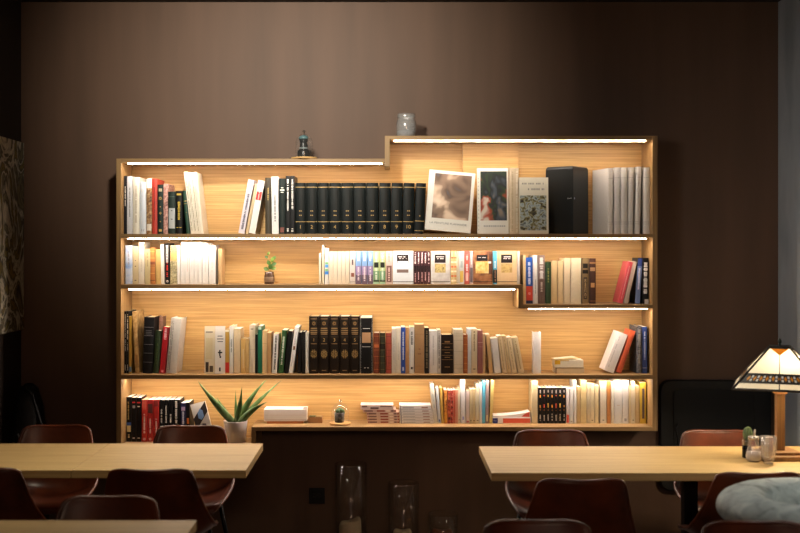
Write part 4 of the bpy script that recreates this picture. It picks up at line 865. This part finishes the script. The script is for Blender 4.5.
for tip, bw, base, bend, dy in [((198.5, 380.6), 7.5, (-2, 0), -.12, -.02), ((242.6, 386.2), 6.0, (.6, -.01), -.6, -.03), ((234.6, 391.0), 3.2, (0, .02), .0, .04), ((266.4, 379.8), 6.5, (2.5, .01), .32, .0), ((281.0, 381.2), 5.0, (3.5, .02), .12, .05), ((268.4, 400.6), 6.8, (5.0, -.02), .30, -.05), ((216, 398), 5.5, (-4, .01), -.05, .03)]:
    aloe_leaf(tip, bw, base, bend, dy)
# ------------------------------------------------------------------ tables
def table(x0, x1, yf, yn, label, post, zt=.75, th=.036):
    cx = (x0 + x1) / 2; cy = (yf + yn) / 2
    t = thing('dining_table', label, 'table', (cx, cy, 0))
    MB().box(x0 - cx, x1 - cx, yn - cy, yf - cy, zt - th, zt).build('tabletop', M_TABLE, t, bevel=.002)
    px = post - cx
    MB().box(px - .032, px + .032, -.032, .032, .012, zt - th - .012).build('post', M_BLACKMETAL, t, bevel=.003)
    MB().box(px - .042, px + .042, -.042, .042, 0, .0118).build('foot_plate', M_BLACKMETAL, t, bevel=.003)
    MB().box(px - .2, px + .2, -.18, .18, zt - th - .0118, zt - th - .0003).build('mounting_plate', M_BLACKMETAL, t)
    return t
YF, YNR = 5.63, 4.945
table(-1.405, -.628, YF, YNR, 'oak table nearest the bookcase, its free end pointing to the room middle', -1.01)
table(-2.165, -1.408, YF, YNR, 'oak table at the left wall, butted against the table below the aloe', -1.80)
table(.459, 2.27, 5.55, 4.885, 'long oak table carrying the stained-glass lamp and glasses', 1.42)
table(-1.466, -.690, 4.03, 3.34, 'oak table closest to the viewer, cut off by the lower frame edge', -1.08)
# ------------------------------------------------------------------ chairs
def chair_proto():
    root = bpy.data.objects.new('dining_chair', None); COL.objects.link(root)
    #       y     z     half width  raise
    rows = [(-.202, .446, .185, .000), (-.200, .466, .200, .002), (-.175, .476, .220, .008), (-.08, .468, .236, .030), (.03, .458, .243, .058), (.12, .456, .245, .088),
            (.180, .484, .242, .105), (.208, .550, .232, .090), (.226, .630, .212, .064), (.240, .706, .193, .044), (.249, .763, .180, .034), (.2535, .794, .171, .030), (.2545, .806, .160, .028)]
    nu = 12; P = []
    for k_, (y, z, hw, rz) in enumerate(rows):
        if k_ <= 4: ang = PI / 2
        elif k_ >= 8: ang = PI + .12
        else: ang = PI / 2 + (PI / 2 + .12) * (k_ - 4) / 4
        row = []
        for j in range(nu + 1):
            u = -1 + 2 * j / nu
            e = abs(u) ** 2.6 * rz
            dz = 0
            if k_ >= 11: dz = .012 * (u * u) - .010 - (.016 * max(0, abs(u) - .82) / .18 if k_ == 12 else 0)
            row.append((u * hw, y + math.cos(ang) * e, z + math.sin(ang) * e + dz))
        P.append(row)
    mb = MB().grid(P)
    o = mb.build('seat_shell', M_LEATHER, root)
    sd = o.modifiers.new('Solidify', 'SOLIDIFY'); sd.thickness = .016; sd.offset = 0
    ss = o.modifiers.new('Subsurf', 'SUBSURF'); ss.levels = 1; ss.render_levels = 2
    # stitched rim running round the shell edge
    rim = [P[i][0] for i in range(len(P))] + [P[-1][j] for j in range(1, nu)] + [P[i][nu] for i in range(len(P) - 1, -1, -1)] + [P[0][j] for j in range(nu - 1, 0, -1)]
    rim.append(rim[0])
    # smooth the rim points
    rp = [Vector(p) for p in rim[:-1]]; n = len(rp)
    rp = [(rp[i - 1] + rp[i] * 2 + rp[(i + 1) % n]) / 4 for i in range(n)]
    MB().tube(rp + [rp[0], rp[1]], .0088, 8).build('rim_piping', M_LEATHER, root)
    for sx_ in (-1, 1):
        MB().tube([(sx_ * .155, -.13, .452), (sx_ * .172, -.150, .22), (sx_ * .185, -.175, 0)], .0115, 10).build('leg', M_BLACKMETAL, root)
        MB().tube([(sx_ * .165, .11, .450), (sx_ * .205, .145, .22), (sx_ * .235, .18, 0)], .0115, 10).build('leg', M_BLACKMETAL, root)
    MB().tube([(-.155, -.13, .440), (.155, -.13, .440), (.165, .11, .438), (-.165, .11, .438), (-.155, -.13, .440)], .009, 8).build('seat_frame', M_BLACKMETAL, root)
    MB().tube([(-.172, -.150, .22), (.172, -.150, .22)], .007, 8).build('crossbar', M_BLACKMETAL, root)
    return root
CH = chair_proto(); first = True
def chair(px, d_top, facing, label, yaw=0.0, group=None, dz=0):
    """d_top: distance of the top rail; facing -1 looks to the camera, +1 looks to the bookcase."""
    global first
    c = CH if first else dup(CH); first = False
    x = X(px, d_top)
    oy = d_top - .254 if facing < 0 else d_top + .254
    c.location = (x, oy, dz); c.rotation_euler = (0, 0, (0 if facing < 0 else PI) + yaw)
    tag(c, label, 'chair', group)
    return c
GT = 'brown leather chairs at the oak tables'
chair(59.5, 5.88, -1, 'brown leather chair facing the room before bare brown wall, behind the wall-side table', .03, GT)
chair(191.5, 5.86, -1, 'brown leather chair before the red and black books, its rim touching the aloe pot', -.02, GT)
chair(149, 4.68, 1, 'dark leather chair seen from behind at the table with the free end', -.0, GT)
chair(-24, 4.70, 1, 'dark leather chair seen from behind, cut off by the left frame edge', 0, GT)
chair(111, 4.185, -1, 'brown leather chair facing the room at the table closest to the viewer', .0, GT)
chair(550.5, 5.72, -1, 'brown leather chair behind the lamp table, below the bottom shelf of paperbacks', .02, GT)
chair(714, 5.72, -1, 'orange-lit leather chair behind the lamp table, in front of the black panel', -.03, GT)
chair(583, 4.48, 1, 'dark leather chair seen from behind at the lamp table, clear of the stone basin', .0, GT)
chair(759, 4.61, 1, 'dark leather chair seen from behind, partly hidden by the grey stone basin', .02, GT)
chair(536, 3.81, -1, 'brown leather chair at the bottom frame edge, rim under the lamp-table chair back', .0, GT)
chair(752, 3.80, -1, 'dark chair whose rim alone shows below the grey stone basin', .0, GT)
# ------------------------------------------------------------------ stone basin
db = 4.14
bs = thing('stone_basin', 'round grey mottled stone basin with thick rim at the right frame edge', 'basin', (X(817, db), db, 0))
M_STONE = mottled([(96, 104, 102), (136, 144, 140), (150, 158, 154), (176, 182, 176)], 16, .7, 9, (1, 1, 1), 2.0, .8)
zr = .760; Rm, rw, rh = .262, .100, .066
prof = []
for q in range(0, 26):
    a = -PI * .62 + q / 25 * (PI * 1.42)
    prof.append((Rm + rw * math.cos(a), zr + rh * math.sin(a)))
prof = [(Rm - .05, zr - .10)] + prof + [(.166, zr + .01), (.155, zr - .07), (.12, zr - .10), (0, zr - .105)]
MB().lathe(prof, 72).build('bowl', M_STONE, bs)
MB().lathe([(0, 0), (.20, 0), (.21, .02), (.17, .06), (.12, .2), (.11, .45), (.15, .62), (Rm - .05, zr - .099), (0, zr - .099)], 48).build('pedestal', M_STONE, bs)
# ------------------------------------------------------------------ lamp
dl = 5.25
kl = dl / F
lx = X(779.8, dl)
lp = thing('table_lamp', 'lit stained-glass pyramid table lamp on a wooden post', 'lamp', (lx, dl, .7504), (0, 0, 0))
LW = wood('lamp_wood', (104, 74, 42), (140, 102, 62), 'z')
MB().box(-.115, .105, -.11, .11, 0, .022).build('base', LW, lp, bevel=.004)
MB().box(-.075, .07, -.075, .075, .0221, .036).build('base_step', LW, lp, bevel=.004)
zb_, zt_ = Z(391.5, dl - .2) - .7504, Z(347.2, dl - .04) - .7504
MB().box(-.019, .019, -.019, .019, .0361, zb_ + .02).build('post', LW, lp, bevel=.003)
MB().box(-.027, .027, -.027, .027, zb_ - .035, zb_ - .005).build('post_cap', plain((190, 140, 100), .5), lp, bevel=.003)
M_SHADE, nt, n, l, p = new_mat('cream_art_glass')
p.inputs['Base Color'].default_value = rgb((232, 222, 196)); p.inputs['Roughness'].default_value = .25
trl = n.new('ShaderNodeBsdfTranslucent'); trl.inputs['Color'].default_value = rgb((244, 236, 214)); mx = n.new('ShaderNodeMixShader'); mx.inputs['Fac'].default_value = .085
l.new(p.outputs['BSDF'], mx.inputs[1]); l.new(trl.outputs['BSDF'], mx.inputs[2]); l.new(mx.outputs['Shader'], n['Material Output'].inputs['Surface'])
def artglass(name, c):
    m, nt, n, l, p = new_mat(name)
    p.inputs['Base Color'].default_value = rgb(c); p.inputs['Roughness'].default_value = .2
    t_ = n.new('ShaderNodeBsdfTranslucent'); t_.inputs['Color'].default_value = rgb(c); mx = n.new('ShaderNodeMixShader'); mx.inputs['Fac'].default_value = .14
    l.new(p.outputs['BSDF'], mx.inputs[1]); l.new(t_.outputs['BSDF'], mx.inputs[2]); l.new(mx.outputs['Shader'], n['Material Output'].inputs['Surface'])
    return m
M_AMBER = artglass('amber_glass', (236, 150, 40)); M_DARKG = plain((34, 28, 24), .4, .0, 0); M_LEAD = plain((40, 36, 32), .45, .3, 0); M_IVORY = artglass('ivory_glass', (236, 230, 220))
sh = MB(); band = MB(); lead = MB()
HB, HT = 43.5 * kl, 9.3 * kl
zs = lambda t: zb_ + (zt_ - zb_) * t
def fp(side, u, t, off=0.0):
    """point on a face: u -1..1 across, t 0..1 upwards, off outward."""
    hw = HB + (HT - HB) * t
    dz = zt_ - zb_; dr = HB - HT; nl = math.hypot(dz, dr)
    r_ = hw + off * dz / nl; z_ = zs(t) + off * dr / nl
    x_, y_ = u * hw, -r_
    c, s_ = math.cos(side * PI / 2), math.sin(side * PI / 2)
    return (x_ * c - y_ * s_, x_ * s_ + y_ * c, z_)
def fq(mb, side, u0, u1, t0, t1, off=0.0, u2=None, u3=None):
    u2 = u1 if u2 is None else u2; u3 = u0 if u3 is None else u3
    mb.quad([fp(side, u0, t0, off), fp(side, u1, t0, off), fp(side, u2, t1, off), fp(side, u3, t1, off)])
JW = []
for sd_ in range(4):
    fq(sh, sd_, -1, 1, .0, .165); fq(sh, sd_, -1, 1, .365, 1.0)
    fq(band, sd_, -1, 1, .165, .365)
    amb = MB(); amb.quad([fp(sd_, 0, .80, .0012), fp(sd_, .75, .955, .0012), fp(sd_, .55, .97, .0012), fp(sd_, -.55, .97, .0012), fp(sd_, -.75, .955, .0012)]); JW.append(('amber_panel', amb, M_AMBER))
    for q in range(-5, 6):
        uc = q * .165
        amb = MB(); amb.quad([fp(sd_, uc, .205, .0016), fp(sd_, uc + .045, .265, .0016), fp(sd_, uc, .325, .0016), fp(sd_, uc - .045, .265, .0016)]); JW.append(('amber_jewel', amb, M_AMBER))
        if q < 5:
            for t0, t1 in ((.20, .252), (.278, .33)): jw = MB(); fq(jw, sd_, uc + .055, uc + .112, t0, t1, .0014); JW.append(('ivory_jewel', jw, M_IVORY))
    for u_ in (0,): fq(lead, sd_, u_ - .012, u_ + .012, 0, .80, .002, u_ + .022, u_ - .022)
    for t_ in (.165, .365): fq(lead, sd_, -1, 1, t_ - .016, t_ + .016, .002)
    fq(lead, sd_, -1.0, 1.0, -.012, .03, .0022); fq(lead, sd_, -1.0, 1.0, .955, 1.0, .0024)
lead2 = MB()
for sd_ in range(4):
    a_, b_ = Vector(fp(sd_, -1, 0)), Vector(fp(sd_, -1, 1))
    lead2.tube([a_, b_], .0052, 8)
    lead2.tube([a_, Vector(fp(sd_, 1, 0))], .0038, 8); lead2.tube([b_, Vector(fp(sd_, 1, 1))], .005, 8)
RY = math.radians(-20)
for nm, mb, mt in (('shade_glass', sh, M_SHADE), ('shade_band', band, M_DARKG), ('lead_lines', lead, M_LEAD), ('shade_frame', lead2, M_LEAD)) + tuple(JW):
    o = mb.build(nm, mt, lp, normals=False); o.rotation_euler = (0, 0, RY)
MB().box(-HT, HT, -HT, HT, zt_ - .001, zt_ + .004).build('top_cap', M_LEAD, lp, rot=(0, 0, RY))
MB().lathe([(0, zt_ + .004), (.006, zt_ + .0041), (.004, zt_ + .012), (.008, zt_ + .02), (.009, zt_ + .026), (.004, zt_ + .036), (0, zt_ + .04)], 16).build('finial', plain((46, 56, 46), .4, .4, 0), lp)
MB().lathe([(0, zb_ + .045), (.018, zb_ + .05), (.026, zb_ + .068), (.024, zb_ + .085), (.012, zb_ + .105), (0, zb_ + .108)], 20).build('bulb', emit('bulb_glow', (1, .80, .56), BULBW), lp, loc=(.05, 0, 0))
MB().tube([(.0, 0, zb_ + .02), (.03, 0, zb_ + .03), (.05, 0, zb_ + .046)], .009, 10).build('bulb_socket', plain((180, 150, 90), .4, .6, 0), lp)
# ------------------------------------------------------------------ glasses and cactus on the lamp table
def at(px, py, z=.75): d = F * (EYE - z) / (py - CY); return X(px, d), d
x_, d_ = at(746.6, 457.6); kc = d_ / F
cc = thing('potted_cactus', 'round green cactus in a small black jar behind the glasses on the lamp table', 'plant', (x_, d_, .7504))
MB().lathe([(0, 0), (4.0 * kc, 0), (4.4 * kc, .6 * kc), (4.4 * kc, 10.5 * kc), (3.8 * kc, 12.2 * kc), (0, 12.2 * kc)], 26).build('jar', plain((16, 15, 15), .2, 0, 0), cc)
MB().lathe([(3.9 * kc, 12.2 * kc), (4.1 * kc, 12.4 * kc), (4.1 * kc, 18.6 * kc), (3.8 * kc, 18.8 * kc), (3.8 * kc, 12.4 * kc)], 26).build('glass_collar', thin_glass('collar_glass', (.9, .9, .88), 1.5, .06, .10), cc)
b = MB(); b.lathe([(0, 0)] + [(4.6 * kc * math.cos(a), 7.2 * kc * (1 + math.sin(a))) for a in [(-.85 + 1.7 * j / 12) * PI / 2 for j in range(13)]] + [(0, 14.4 * kc)], 44)
for v in b.bm.verts:
    a = math.atan2(v.co.y, v.co.x); s_ = 1 + .09 * math.cos(11 * a); v.co.x *= s_; v.co.y *= s_
b.build('cactus_body', plain((92, 116, 82), .7, 0, .25, 140), cc, loc=(.006, 0, 16.6 * kc))
MB().tube([(0, 0, 12.3 * kc), (.004, 0, 18 * kc)], .009, 10).build('cactus_stem', plain((80, 84, 56), .8, 0, .2), cc)
x_, d_ = at(753.6, 461.2); kg = d_ / F
M_RIB = thin_glass('ribbed_glass', (.95, .94, .93), 1.5, .16, .10, .16, (.85, .8, .77))
gj = thing('glass_carafe', 'bulbous ribbed glass sugar dispenser beside the tumbler on the lamp table', 'glass', (x_, d_, .7504))
def ribbed(prof, seg, n, amp):
    b = MB().lathe(prof, seg)
    for v in b.bm.verts:
        a = math.atan2(v.co.y, v.co.x); s_ = 1 + amp * math.cos(n * a); v.co.x *= s_; v.co.y *= s_
    return b
ribbed([(0, 0), (5.5 * kg, 0), (7.0 * kg, 1.5 * kg), (7.6 * kg, 5 * kg), (7.0 * kg, 9 * kg), (5.6 * kg, 14 * kg), (4.9 * kg, 18 * kg), (5.2 * kg, 22.5 * kg)], 60, 15, .02).build('body', M_RIB, gj)
ribbed([(0, .6 * kg), (5.4 * kg, .6 * kg), (6.9 * kg, 2 * kg), (7.3 * kg, 5 * kg), (6.6 * kg, 9.4 * kg), (0, 10.0 * kg)], 40, 15, .01).build('sugar', plain((212, 202, 194), .85, 0, .08, 300), gj)
MB().lathe([(5.0 * kg, 21.8 * kg), (5.5 * kg, 22 * kg), (5.5 * kg, 25.0 * kg), (3 * kg, 25.6 * kg), (0, 25.7 * kg)], 32).build('lid', plain((190, 186, 180), .25, .8, 0), gj)
MB().tube([(.004, 0, 25.6 * kg), (.006, 0, 31.5 * kg)], .0042, 10).build('spout', plain((200, 190, 176), .3, .7, 0), gj)
x_, d_ = at(768.4, 463.6); kt = d_ / F
tb = thing('drinking_glass', 'footed faceted glass tumbler nearest the lamp base', 'glass', (x_, d_, .7504))
ribbed([(0, 0), (4.6 * kt, 0), (4.8 * kt, 1.2 * kt), (4.2 * kt, 2.6 * kt), (6.2 * kt, 5 * kt), (7.2 * kt, 10 * kt), (7.3 * kt, 18 * kt), (7.9 * kt, 27 * kt), (7.4 * kt, 27 * kt), (6.8 * kt, 18 * kt), (6.6 * kt, 10 * kt), (5.4 * kt, 6 * kt), (0, 4.4 * kt)], 60, 10, .03).build('bowl', M_RIB, tb)
for i, (a0, r0) in enumerate([(.4, .6), (1.9, .55), (3.3, .6), (4.9, .58)]):
    MB().box(-.010, .010, -.0012, .0012, .03, .123).build('sugar_sachet', plain([(226, 220, 214), (214, 190, 180), (230, 226, 220), (206, 170, 160)][i], .6, 0, .2, 120), tb, loc=(math.cos(a0) * .012, math.sin(a0) * .014, 0), rot=(.05 * math.sin(a0), .10 * math.cos(a0 + 1), a0))
# ------------------------------------------------------------------ black panel on the wall
bp = thing('wall_panel', 'large black panel with rounded corners against the wall behind the orange-lit chair', 'panel', (X(716, 6.52), 6.585, 0))
dpn = 6.53
x0_, x1_ = X(660.5, dpn) - X(716, 6.52), X(771.5, dpn) - X(716, 6.52)
za_, zb2 = Z(491, dpn), Z(380.5, dpn)
def rrect(x0, x1, z0, z1, r, n=8):
    pts = []
    for cx_, cz_, a0 in ((x1 - r, z1 - r, 0), (x0 + r, z1 - r, PI / 2), (x0 + r, z0 + r, PI), (x1 - r, z0 + r, 3 * PI / 2)):
        for i in range(n + 1): pts.append((cx_ + r * math.cos(a0 + PI / 2 * i / n), cz_ + r * math.sin(a0 + PI / 2 * i / n)))
    return pts
MB().prism(rrect(x0_, x1_, za_, zb2, .065), -.055, 0, 'y').build('frame', plain((15, 16, 16), .5, 0, 0), bp, bevel=.006)
MB().prism(rrect(x0_ + .075, x1_ - .10, za_ + .05, zb2 - .05, .03), -.062, -.0551, 'y').build('inset', plain((12, 13, 13), .6, 0, 0), bp, bevel=.003)
MB().tube([(x0_ + .10, -.0675, zb2 - .25), (x0_ + .085, -.0675, zb2 - .28), (x0_ + .10, -.0675, zb2 - .34), (x0_ + .11, -.0675, zb2 - .50)], .005, 8).build('cable', M_BLACK, bp)
# ------------------------------------------------------------------ wall socket
so = thing('wall_socket', 'black double wall socket low on the brown wall under the bookcase', 'socket', (X(317, DW), DW - .0005, Z(495.6, DW)))
MB().box(-.047, .047, -.011, 0, -.047, .047).build('plate', plain((18, 18, 18), .35, 0, 0), so, bevel=.003)
MB().box(-.033, .033, -.0135, -.0111, -.033, .033).build('insert', plain((10, 10, 10), .5, 0, 0), so, bevel=.002)
for sx_ in (-.014, .014): MB().lathe([(.009, 0), (.0115, 0), (.0115, .002), (.009, .002)], 20, closed=True).build('outlet_ring', plain((40, 40, 40), .4, 0, 0), so, loc=(sx_, -.0137, .004), rot=(PI / 2, 0, 0))
# ------------------------------------------------------------------ glass vases with candles on the floor
dv = 6.34
M_VASE = thin_glass('vase_glass', (.985, .98, .97), 1.45, .06, .012, .02, (.6, .46, .34))
def vase(px, hw, top, label, d=dv):
    kv = d / F
    v = thing('glass_vase', label, 'vase', (X(px, d), d, .0004))
    H = Z(top, d)
    MB().lathe([(0, 0), (hw * kv, 0), (hw * kv, H), (hw * kv - .006, H), (hw * kv - .006, .018), (0, .018)], 48).build('cylinder', M_VASE, v)
    MB().lathe([(hw * kv - .006, H), (hw * kv - .003, H + .003), (hw * kv, H)], 48).build('rim', thin_glass('rim_glass', (.9, .88, .84), 1.5, .1, .18), v)
    return kv, H
def candle(px, hw, top, label, d=dv, slant=.0, col=(226, 206, 170)):
    kv = d / F; H = Z(top, d) - .0188
    c = thing('pillar_candle', label, 'candle', (X(px, d), d, .0188))
    R_ = hw * kv
    b = MB().lathe([(0, 0), (R_ * .98, 0), (R_, .004), (R_ * 1.0, H * .6), (R_ * .97, H * .92), (R_ * .86, H), (R_ * .7, H * .99), (R_ * .4, H * .93), (0, H * .91)], 36)
    for v in b.bm.verts:
        if v.co.z > H * .55: v.co.z += slant * v.co.x / R_ + .006 * math.sin(3 * math.atan2(v.co.y, v.co.x)) * (v.co.z / H)
    b.build('wax', plain(col, .5, 0, .06), c)
    MB().tube([(0, 0, H * .90), (.002, 0, H * .90 + .018)], .0015, 6).build('wick', M_BLACK, c)
vase(351, 16.2, 464, 'tallest clear glass cylinder vase on the floor beside the wall socket')
candle(350, 11.4, 521, 'slanted cream candle inside the tallest glass vase', slant=.018)
vase(403.5, 15.6, 483, 'middle-height clear glass cylinder vase on the floor between two others')
candle(402.5, 9.4, 530.5, 'cream candle barely showing inside the middle-height glass vase')
vase(443, 15.2, 514, 'shortest glass cylinder vase on the floor, with amber candle')
candle(442, 11.5, 531, 'amber brown candle inside the shortest glass vase', col=(120, 62, 34))
# ------------------------------------------------------------------ painting and black case at the left wall
pa = thing('painting', 'unframed abstract painting in olive, black and white on the side wall', 'painting', (XL + .0005, 6.2, 0))
ym0, ym1 = 5.75 - 6.2, 6.572 - 6.2
zp0, zp1 = Z(329, 6.57), Z(143, 6.57)
M_ART = mottled([(16, 15, 14), (120, 112, 84), (44, 42, 36), (206, 200, 180), (40, 38, 32), (130, 112, 50), (20, 18, 16)], 4.5, .55, 8, (1, 1, .7), 4.2, 2.2)
MB().box(0, .022, ym0, ym1, zp0, zp1).build('canvas', M_ART, pa)
MB().box(.0005, .018, ym0 + .006, ym1 - .006, zp0 - .004, zp0 - .0003).build('stretcher_edge', plain((96, 84, 64), .7), pa)
gc = thing('instrument_case', 'tall black soft case with strap leaning in the dark corner by the side wall', 'case', (-2.05, 6.36, 0))
b = MB()
prof_ = []
for i, (z_, wx, wy) in enumerate([(0, .085, .10), (.03, .10, .12), (.35, .105, .125), (.65, .095, .115), (.85, .07, .09), (.94, .045, .06), (.965, .02, .03)]):
    prof_.append([(wx * math.copysign(abs(math.cos(a)) ** .7, math.cos(a)) , wy * math.copysign(abs(math.sin(a)) ** .7, math.sin(a)), z_) for a in [2 * PI * q / 24 for q in range(25)]])
b.grid(prof_); bmesh.ops.remove_doubles(b.bm, verts=b.bm.verts, dist=1e-6)
b.bm.verts.ensure_lookup_table()
b.build('body', plain((14, 13, 13), .6, 0, .1, 30), gc)
MB().tube([(-.02, -.06, .955), (.05, -.10, .92), (.10, -.125, .78), (.135, -.12, .68), (.10, -.135, .55)], .008, 8).build('strap', plain((12, 11, 11), .5, 0, 0), gc)
MB().tube([(-.02, -.135, .70), (.0, -.137, .66), (.015, -.136, .60)], .006, 8).build('zip_pull', plain((120, 120, 120), .3, .9, 0), gc)
# ------------------------------------------------------------------ lights
def area(name, loc, target, size, energy, col, size_y=None, spread=None):
    ld = bpy.data.lights.new(name, 'AREA'); ld.energy = energy; ld.color = col; ld.size = size
    if size_y: ld.shape = 'RECTANGLE'; ld.size_y = size_y
    if spread: ld.spread = math.radians(spread)
    o = bpy.data.objects.new(name, ld); COL.objects.link(o); o.location = loc
    o.rotation_euler = (Vector(target) - Vector(loc)).to_track_quat('-Z', 'Y').to_euler()
    return o
def spot(name, loc, target, energy, col, ang, blend, radius=.05):
    ld = bpy.data.lights.new(name, 'SPOT'); ld.energy = energy; ld.color = col; ld.spot_size = math.radians(ang); ld.spot_blend = blend; ld.shadow_soft_size = radius
    o = bpy.data.objects.new(name, ld); COL.objects.link(o); o.location = loc
    o.rotation_euler = (Vector(target) - Vector(loc)).to_track_quat('-Z', 'Y').to_euler()
    return o
spot('ceiling_spot', (-.62, 4.1, 3.05), (-.55, 6.59, 2.62), WALLW, (1, .93, .80), 74, 1.0, .10)
area('table_pendant_light', (-1.25, 4.75, 2.9), (-1.25, 4.9, .75), .3, TABW, (1, .89, .68), spread=72)
area('lamp_table_pendant_light', (1.2, 4.9, 2.9), (1.2, 5.15, .75), .3, TABW2, (1, .88, .66), spread=60)
area('basin_fill_light', (1.8, 3.6, 2.9), (1.65, 4.2, .8), .4, DAYW, (1.0, .99, .95), spread=40)  # added light aimed down at the basin, stands in for daylight
area('window_daylight', (-1.9, 1.6, 2.3), (2.32, 6.15, 1.75), .9, WINW, (.96, .98, 1.0), size_y=.9, spread=34)
area('room_fill_light', (.3, -1.6, 2.9), (.2, 6.3, .4), 1.2, ROOMW, (1, .66, .44), spread=80)  # added warm fill behind the camera, stands in for bounce light
w_ = bpy.data.worlds.new('World'); scene.world = w_; w_.use_nodes = True
w_.node_tree.nodes['Background'].inputs['Color'].default_value = (.85, .92, 1.0, 1); w_.node_tree.nodes['Background'].inputs['Strength'].default_value = WORLD
# ------------------------------------------------------------------ camera
cd = bpy.data.cameras.new('camera'); cam = bpy.data.objects.new('camera', cd); COL.objects.link(cam)
cam.location = (0, 0, EYE); cam.rotation_euler = (PI / 2, 0, 0)
cd.lens = 50; cd.sensor_width = 36; cd.shift_x = (400 - CX) / 800; cd.shift_y = (CY - 266.5) / 800
cd.clip_start = .05
cd.dof.use_dof = True; cd.dof.focus_distance = 6.36; cd.dof.aperture_fstop = 2.0
scene.camera = cam
vs = scene.view_settings
scene.display_settings.display_device = 'sRGB'
vs.view_transform = 'Standard'; vs.look = 'None'; vs.gamma = 1.0; vs.use_curve_mapping = False; vs.exposure = EXPO
scene.cycles.use_denoising = True
scene.cycles.max_bounces = 8; scene.cycles.transparent_max_bounces = 24
scene.cycles.caustics_reflective = False; scene.cycles.caustics_refractive = False
scene.cycles.sample_clamp_indirect = 4.0
